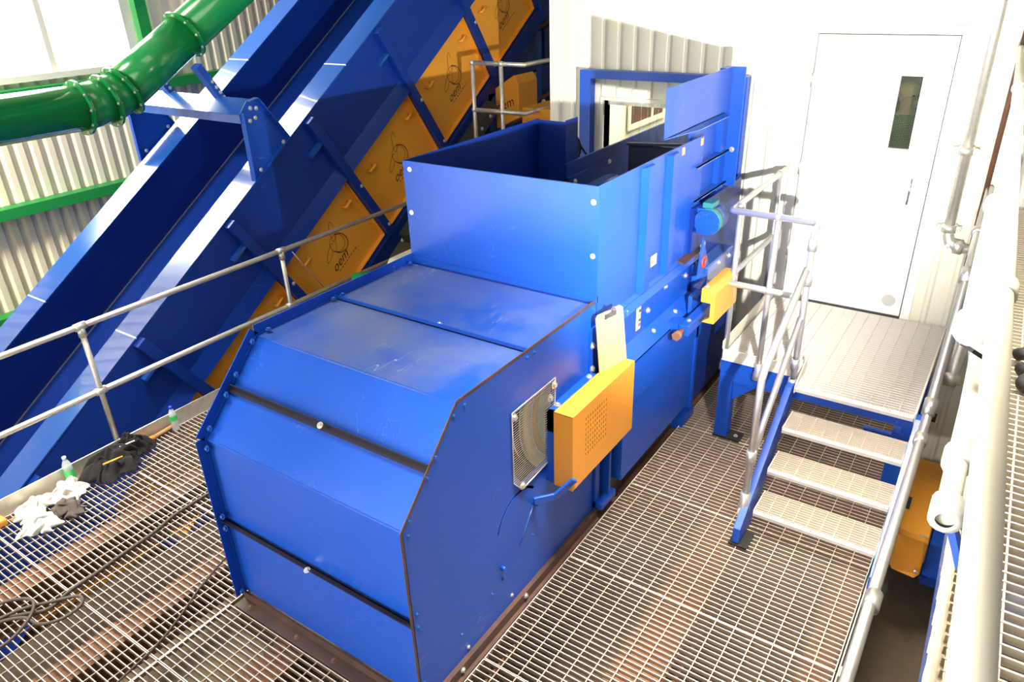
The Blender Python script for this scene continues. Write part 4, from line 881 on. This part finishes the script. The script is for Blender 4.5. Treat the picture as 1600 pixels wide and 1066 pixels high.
# low machinery in the gap
og2 = thing('guard_box', (0, 5.8, GZ), 'orange guard box low in the gap right of the stairs', 'guard box')
MB().prism([(-.125, 5.46, -.5), (-.095, 5.43, -.5), (.075, 5.41, -.5), (.10, 5.44, -.52), (.10, 5.44, -.84), (.07, 5.41, -.87), (-.10, 5.43, -.87), (-.125, 5.46, -.85)], (0, .07, 0)).build('front_cover', 'yellow_guard', og2, bevel=.006)
MB().box(-.13, .10, 5.53, 6.66, -.85, -.53).build('casing', 'orange', og2, bevel=.01); MB().box(-.1, .05, 6.46, 6.64, GZ, -.85).build('pedestal', 'dark_grey', og2); bolt((.05, 5.49, -.5), (0, 0, 1), og2, .012); bolt((.07, 5.41, -.8), (0, -1, 0), og2, .012)
bb = thing('control_cabinet', (.2, 5.7, GZ), 'blue steel cabinet beside the low orange guard box', 'cabinet')
MB().box(.115, .5, 5.56, 6.3, -1.0, -.6).build('body', 'blue', bb, bevel=.005); MB().box(.115, .5, 5.53, 5.56, -1.0, -.93).build('lip', 'blue_shaded', bb); MB().box(.3, .48, 6.3, 6.42, GZ, -.7).build('stand', 'blue_shaded', bb)
b2 = thing('column', (.3, 6.3, GZ), 'blue steel column standing in the dark gap by the grey pipe', 'column')
MB().box(.14, .28, 6.45, 6.62, GZ, .9).build('shaft', 'blue', b2); MB().box(.12, .30, 6.44, 6.64, GZ, GZ+.03).build('foot', 'blue', b2)

# ================================================================== SMALL THINGS ON THE LEFT FLOOR
def bottle(loc, label, cap, lab, lab_z, h=.24, r=.034, liquid=None):
    t_ = thing('water_bottle', loc, label, 'bottle', None); p = V(loc)
    pr = [(0, 0), (r*.9, 0), (r, .01), (r*.94, .03), (r, .05), (r*.94, .07), (r, .09), (r, h*.62), (r*.9, h*.72), (r*.5, h*.86), (.013, h*.9), (.013, h*.95)]
    MB().lathe(pr, p, (0, 0, 1), 20).build('bottle_body', 'pet', t_)
    MB().lathe([(r+.0008, lab_z[0]), (r+.0008, lab_z[1])], p, (0, 0, 1), 20).build('wrapper', lab, t_)
    MB().lathe([(.0, h*.92), (.016, h*.92), (.016, h), (0, h)], p, (0, 0, 1), 16).build('cap', cap, t_)
bottle((-5.745, 2.86, 0), 'clear water bottle with blue cap and green wrapper by the kick plate', 'blue_cap', 'green_label', (.10, .15))
bottle((-5.755, 1.93, 0), 'clear bottle with pale cap standing behind the white rag', 'white_plastic', 'green_label', (.06, .14), .26, .038)

def cloth(name, label, m, c, rx, ry, h, seed, cat='rag', rot=0.):
    """crumpled cloth: a domed, strongly folded sheet"""
    random.seed(seed); n = 34; vs = []; fs = []; ph = [random.uniform(0, 6.28) for _ in range(12)]; fr = [random.uniform(2, 7) for _ in range(12)]
    cr, sr = math.cos(rot), math.sin(rot)
    for i in range(n+1):
        for j in range(n+1):
            a = (i/n*2-1); b = (j/n*2-1); rr_ = math.sqrt(a*a+b*b)
            th = math.atan2(b, a); edge = 1+.16*math.sin(3*th+ph[0])+.1*math.sin(5*th+ph[1])+.05*math.sin(9*th+ph[2])
            q = max(abs(a), abs(b)); k = (q/rr_ if rr_ > 1e-6 else 1)
            X_, Y_ = a*k*edge*rx, b*k*edge*ry; d_ = q
            dome = max(0, 1-d_**2.2)
            wr = abs(math.sin(fr[3]*a+2*math.sin(fr[4]*b+ph[3])+ph[4]))*.5+abs(math.sin(fr[5]*b+1.7*math.sin(fr[6]*a+ph[5])+ph[6]))*.5
            Z_ = h*(dome*.55+.6*wr*min(1, 1.25-d_))+.004
            X_ += .02*math.sin(9*b+ph[7]); Y_ += .02*math.sin(8*a+ph[8])
            vs.append((c[0]+X_*cr-Y_*sr, c[1]+X_*sr+Y_*cr, c[2]+max(.003, Z_)))
    for i in range(n):
        for j in range(n): fs.append((i*(n+1)+j, (i+1)*(n+1)+j, (i+1)*(n+1)+j+1, i*(n+1)+j+1))
    o = MB().add(vs, fs, True).build(name, m)
    sd = o.modifiers.new('s', 'SOLIDIFY'); sd.thickness = .004; sd.offset = 1
    sb = o.modifiers.new('sub', 'SUBSURF'); sb.levels = 1; sb.render_levels = 1
    return tag(o, label, cat)
cloth('rag', 'cream rag bunched in front of the pale-capped bottle', 'white_cloth', (-5.62, 1.84, 0), .11, .14, .13, 3, rot=.3)
cloth('rag', 'long off-white rag lying along the kick plate at far left', 'white_cloth', (-5.66, 1.60, 0), .10, .17, .10, 5, rot=.2)
cloth('rag', 'pale greenish crumpled rag nearest the camera on the left grating', 'pale_cloth', (-5.43, 1.52, 0), .13, .13, .10, 8, rot=.7)
cloth('rag', 'dark grey crumpled rag between the pale rags', 'grey_cloth', (-5.42, 1.72, 0), .12, .11, .10, 13, rot=.4)
cloth('jacket', 'black jacket heaped against the kick plate by the post', 'black_cloth', (-5.62, 2.20, 0), .15, .25, .21, 21, 'jacket', rot=-.1)
cloth('jacket', 'second black garment crumpled right up against handrail post', 'black_cloth', (-5.70, 2.42, 0), .11, .17, .20, 24, 'jacket', rot=.1)
tag(MB().cyl((-5.53, 2.10, .165), (-5.50, 2.25, .165), .008, 8).build('pencil', 'label_orange'), 'orange pencil lying on the black jacket', 'pencil')
tag(MB().cyl((-5.62, 2.30, .185), (-5.60, 2.42, .185), .006, 8).build('marker', 'label_white'), 'thin white stick lying on the black garment', 'stick')
mt = thing('wooden_stick', (-5.77, 2.7, 0), 'brown wooden handle tool with yellow grip lying along the kick plate', 'tool')
MB().cyl((-5.77, 2.66, .02), (-5.79, 2.90, .02), .02, 10).build('shaft', 'wood', mt); MB().cyl((-5.765, 2.56, .02), (-5.77, 2.66, .02), .024, 10).build('grip', 'yellow_guard', mt)
mr = MB()
for k in range(3): mr.cyl((-5.70+.018*k, 1.42, .012), (-5.78+.012*k, 1.95-.1*k, .014), .005, 6)
tag(mr.build('welding_rods', 'tan'), 'thin tan rods lying along the kick plate beneath the rags', 'rod')
tag(MB().box(-5.76, -5.66, 1.28, 1.40, .002, .06).build('sponge', 'yellow_guard', bevel=.015), 'yellow sponge block at the left picture edge by the kick plate', 'sponge')
# cables
def smooth_path(p, n=8):
    p = [V(q) for q in p]; out = []
    for i in range(len(p)-1):
        a = p[max(i-1, 0)]; b = p[i]; c_ = p[i+1]; d_ = p[min(i+2, len(p)-1)]
        for k in range(n):
            t_ = k/n; out.append(.5*((2*b)+(c_-a)*t_+(2*a-5*b+4*c_-d_)*t_*t_+(3*b-a-3*c_+d_)*t_**3))
    out.append(p[-1]); return out
c1 = [(-3.60, 3.1, .014), (-4.0, 2.9, .014), (-4.45, 2.62, .014), (-4.72, 2.49, .014), (-4.67, 2.20, .014), (-4.62, 1.93, .014), (-4.60, 1.67, .014), (-4.58, 1.48, .014), (-4.57, 1.30, .014), (-4.53, 1.13, .014), (-4.62, 1.02, .014), (-4.75, .85, .014), (-4.8, .5, .014)]
c1 = [(-3.55, 2.75, .014), (-4.1, 2.72, .014), (-4.6, 2.60, .014)]+c1[4:]
tag(MB().tube(smooth_path(c1), .012, 8).build('hose', 'cable_brown'), 'brown rubber hose running over the left grating to the coil', 'hose')
coil = [(-4.72, .80, .03), (-4.66, 1.02, .03), (-4.56, 1.16, .03), (-4.45, 1.29, .03), (-4.36, 1.26, .03), (-4.35, 1.13, .03), (-4.43, 1.03, .03), (-4.56, 1.0, .035), (-4.66, .88, .035), (-4.62, .72, .035), (-4.5, .70, .035), (-4.44, .84, .035), (-4.52, 1.02, .045), (-4.66, 1.10, .045), (-4.80, 1.0, .04), (-4.85, .8, .04)]
tag(MB().tube(smooth_path(coil), .011, 8).build('hose', 'cable_brown'), 'loosely coiled brown hose loop at the lower left corner', 'hose')
c2 = [(-3.53, 2.45, .01), (-3.75, 2.32, .01), (-3.95, 2.16, .01), (-3.87, 1.83, .01), (-3.74, 1.55, .01), (-3.66, 1.33, .01), (-3.61, 1.06, .01), (-3.5, .6, .01)]
tag(MB().tube(smooth_path(c2), .007, 8).build('cable', 'cable_brown'), 'thin dark cable trailing from the baler front corner over the grating', 'cable')

# ================================================================== LIGHT, WORLD, CAMERA
wd = bpy.data.worlds.new('World'); SC.world = wd; wd.use_nodes = True
nt = wd.node_tree; bg = nt.nodes['Background']
tc = nt.nodes.new('ShaderNodeTexCoord'); sx = nt.nodes.new('ShaderNodeSeparateXYZ'); nt.links.new(tc.outputs['Generated'], sx.inputs[0])
mr_ = nt.nodes.new('ShaderNodeMapRange'); mr_.inputs['From Min'].default_value = -.35; mr_.inputs['From Max'].default_value = -.65; mr_.inputs['To Min'].default_value = .2; mr_.inputs['To Max'].default_value = 22.0
nt.links.new(sx.outputs['X'], mr_.inputs['Value']); nt.links.new(mr_.outputs['Result'], bg.inputs['Strength'])
bg.inputs['Color'].default_value = (1.0, .97, .92, 1)

def lamp(kind, name, loc, energy, col, **kw):
    l = bpy.data.lights.new(name, kind); l.energy = energy; l.color = col
    for k, v in kw.items(): setattr(l, k, v)
    o = bpy.data.objects.new(name, l); COL.objects.link(o); o.location = loc; return o
def aim(o, target):
    o.rotation_euler = (V(target)-o.location).to_track_quat('-Z', 'Y').to_euler()
fl = lamp('SPOT', 'flood_lamp', (-.07, 2.4, 2.50), 1250, (1, .97, .93), spot_size=math.radians(90), spot_blend=.7, shadow_soft_size=.025)
aim(fl, (-2.85, 6.7, 2.95))
top_fill = lamp('AREA', 'overhead_fill', (-3.2, 1.6, 6.9), 85, (1, .9, .76), shape='RECTANGLE', size=4.0, size_y=2.5); aim(top_fill, (-3.2, 2.2, 0))  # unseen fill added overhead to light the hood and hall
right_fill = lamp('AREA', 'overhead_fill', (-.6, 2.9, 6.6), 150, (1, .90, .74), shape='RECTANGLE', size=1.2, size_y=1.6, spread=math.radians(50)); aim(right_fill, (-.6, 3.0, 0))  # added overhead fill, narrowed onto the right floor and stairs
ff = lamp('AREA', 'front_fill', (-2.5, -5.5, 2.6), 215, (1, .95, .88), shape='RECTANGLE', size=5.0, size_y=3.5); aim(ff, (-3.5, 3.0, .8))  # unseen fill added behind the camera to light the front faces
wl = lamp('AREA', 'wall_fill', (-8.9, .2, 5.2), 260, (1, .93, .8), shape='RECTANGLE', size=1.2, size_y=.6, spread=math.radians(110)); aim(wl, (-11, 4.2, .9))  # added fill that brightens the corrugated wall
left_fill = lamp('AREA', 'overhead_fill', (-5.0, 1.9, 6.7), 75, (1, .92, .82), shape='RECTANGLE', size=1.2, size_y=2.4, spread=math.radians(45)); aim(left_fill, (-5.0, 2.0, 0))  # added overhead fill that brightens the left grating
for l_ in (top_fill, right_fill, left_fill, ff, wl): l_.data.specular_factor = .35
il = lamp('AREA', 'room_lamp', (-2.6, 8.2, 4.1), 160, (1, .97, .85), shape='RECTANGLE', size=1.5, size_y=1.5)

cam = bpy.data.cameras.new('Camera'); co = bpy.data.objects.new('Camera', cam); COL.objects.link(co)
cam.sensor_width = 36; cam.lens = 1150.22/1600*36; cam.clip_start = .05; cam.clip_end = 100
pit, rol, yaw = math.radians(63.35146), math.radians(-2.06061), math.radians(35.04641)
co.matrix_world = Matrix.Translation((0, 0, 3.6)) @ Matrix.Rotation(yaw, 4, 'Z') @ Matrix.Rotation(pit, 4, 'X') @ Matrix.Rotation(rol, 4, 'Z')
SC.camera = co
SC.view_settings.view_transform = 'Standard'; SC.view_settings.look = 'None'; SC.view_settings.exposure = .3; SC.view_settings.gamma = 1
SC.view_settings.use_curve_mapping = False
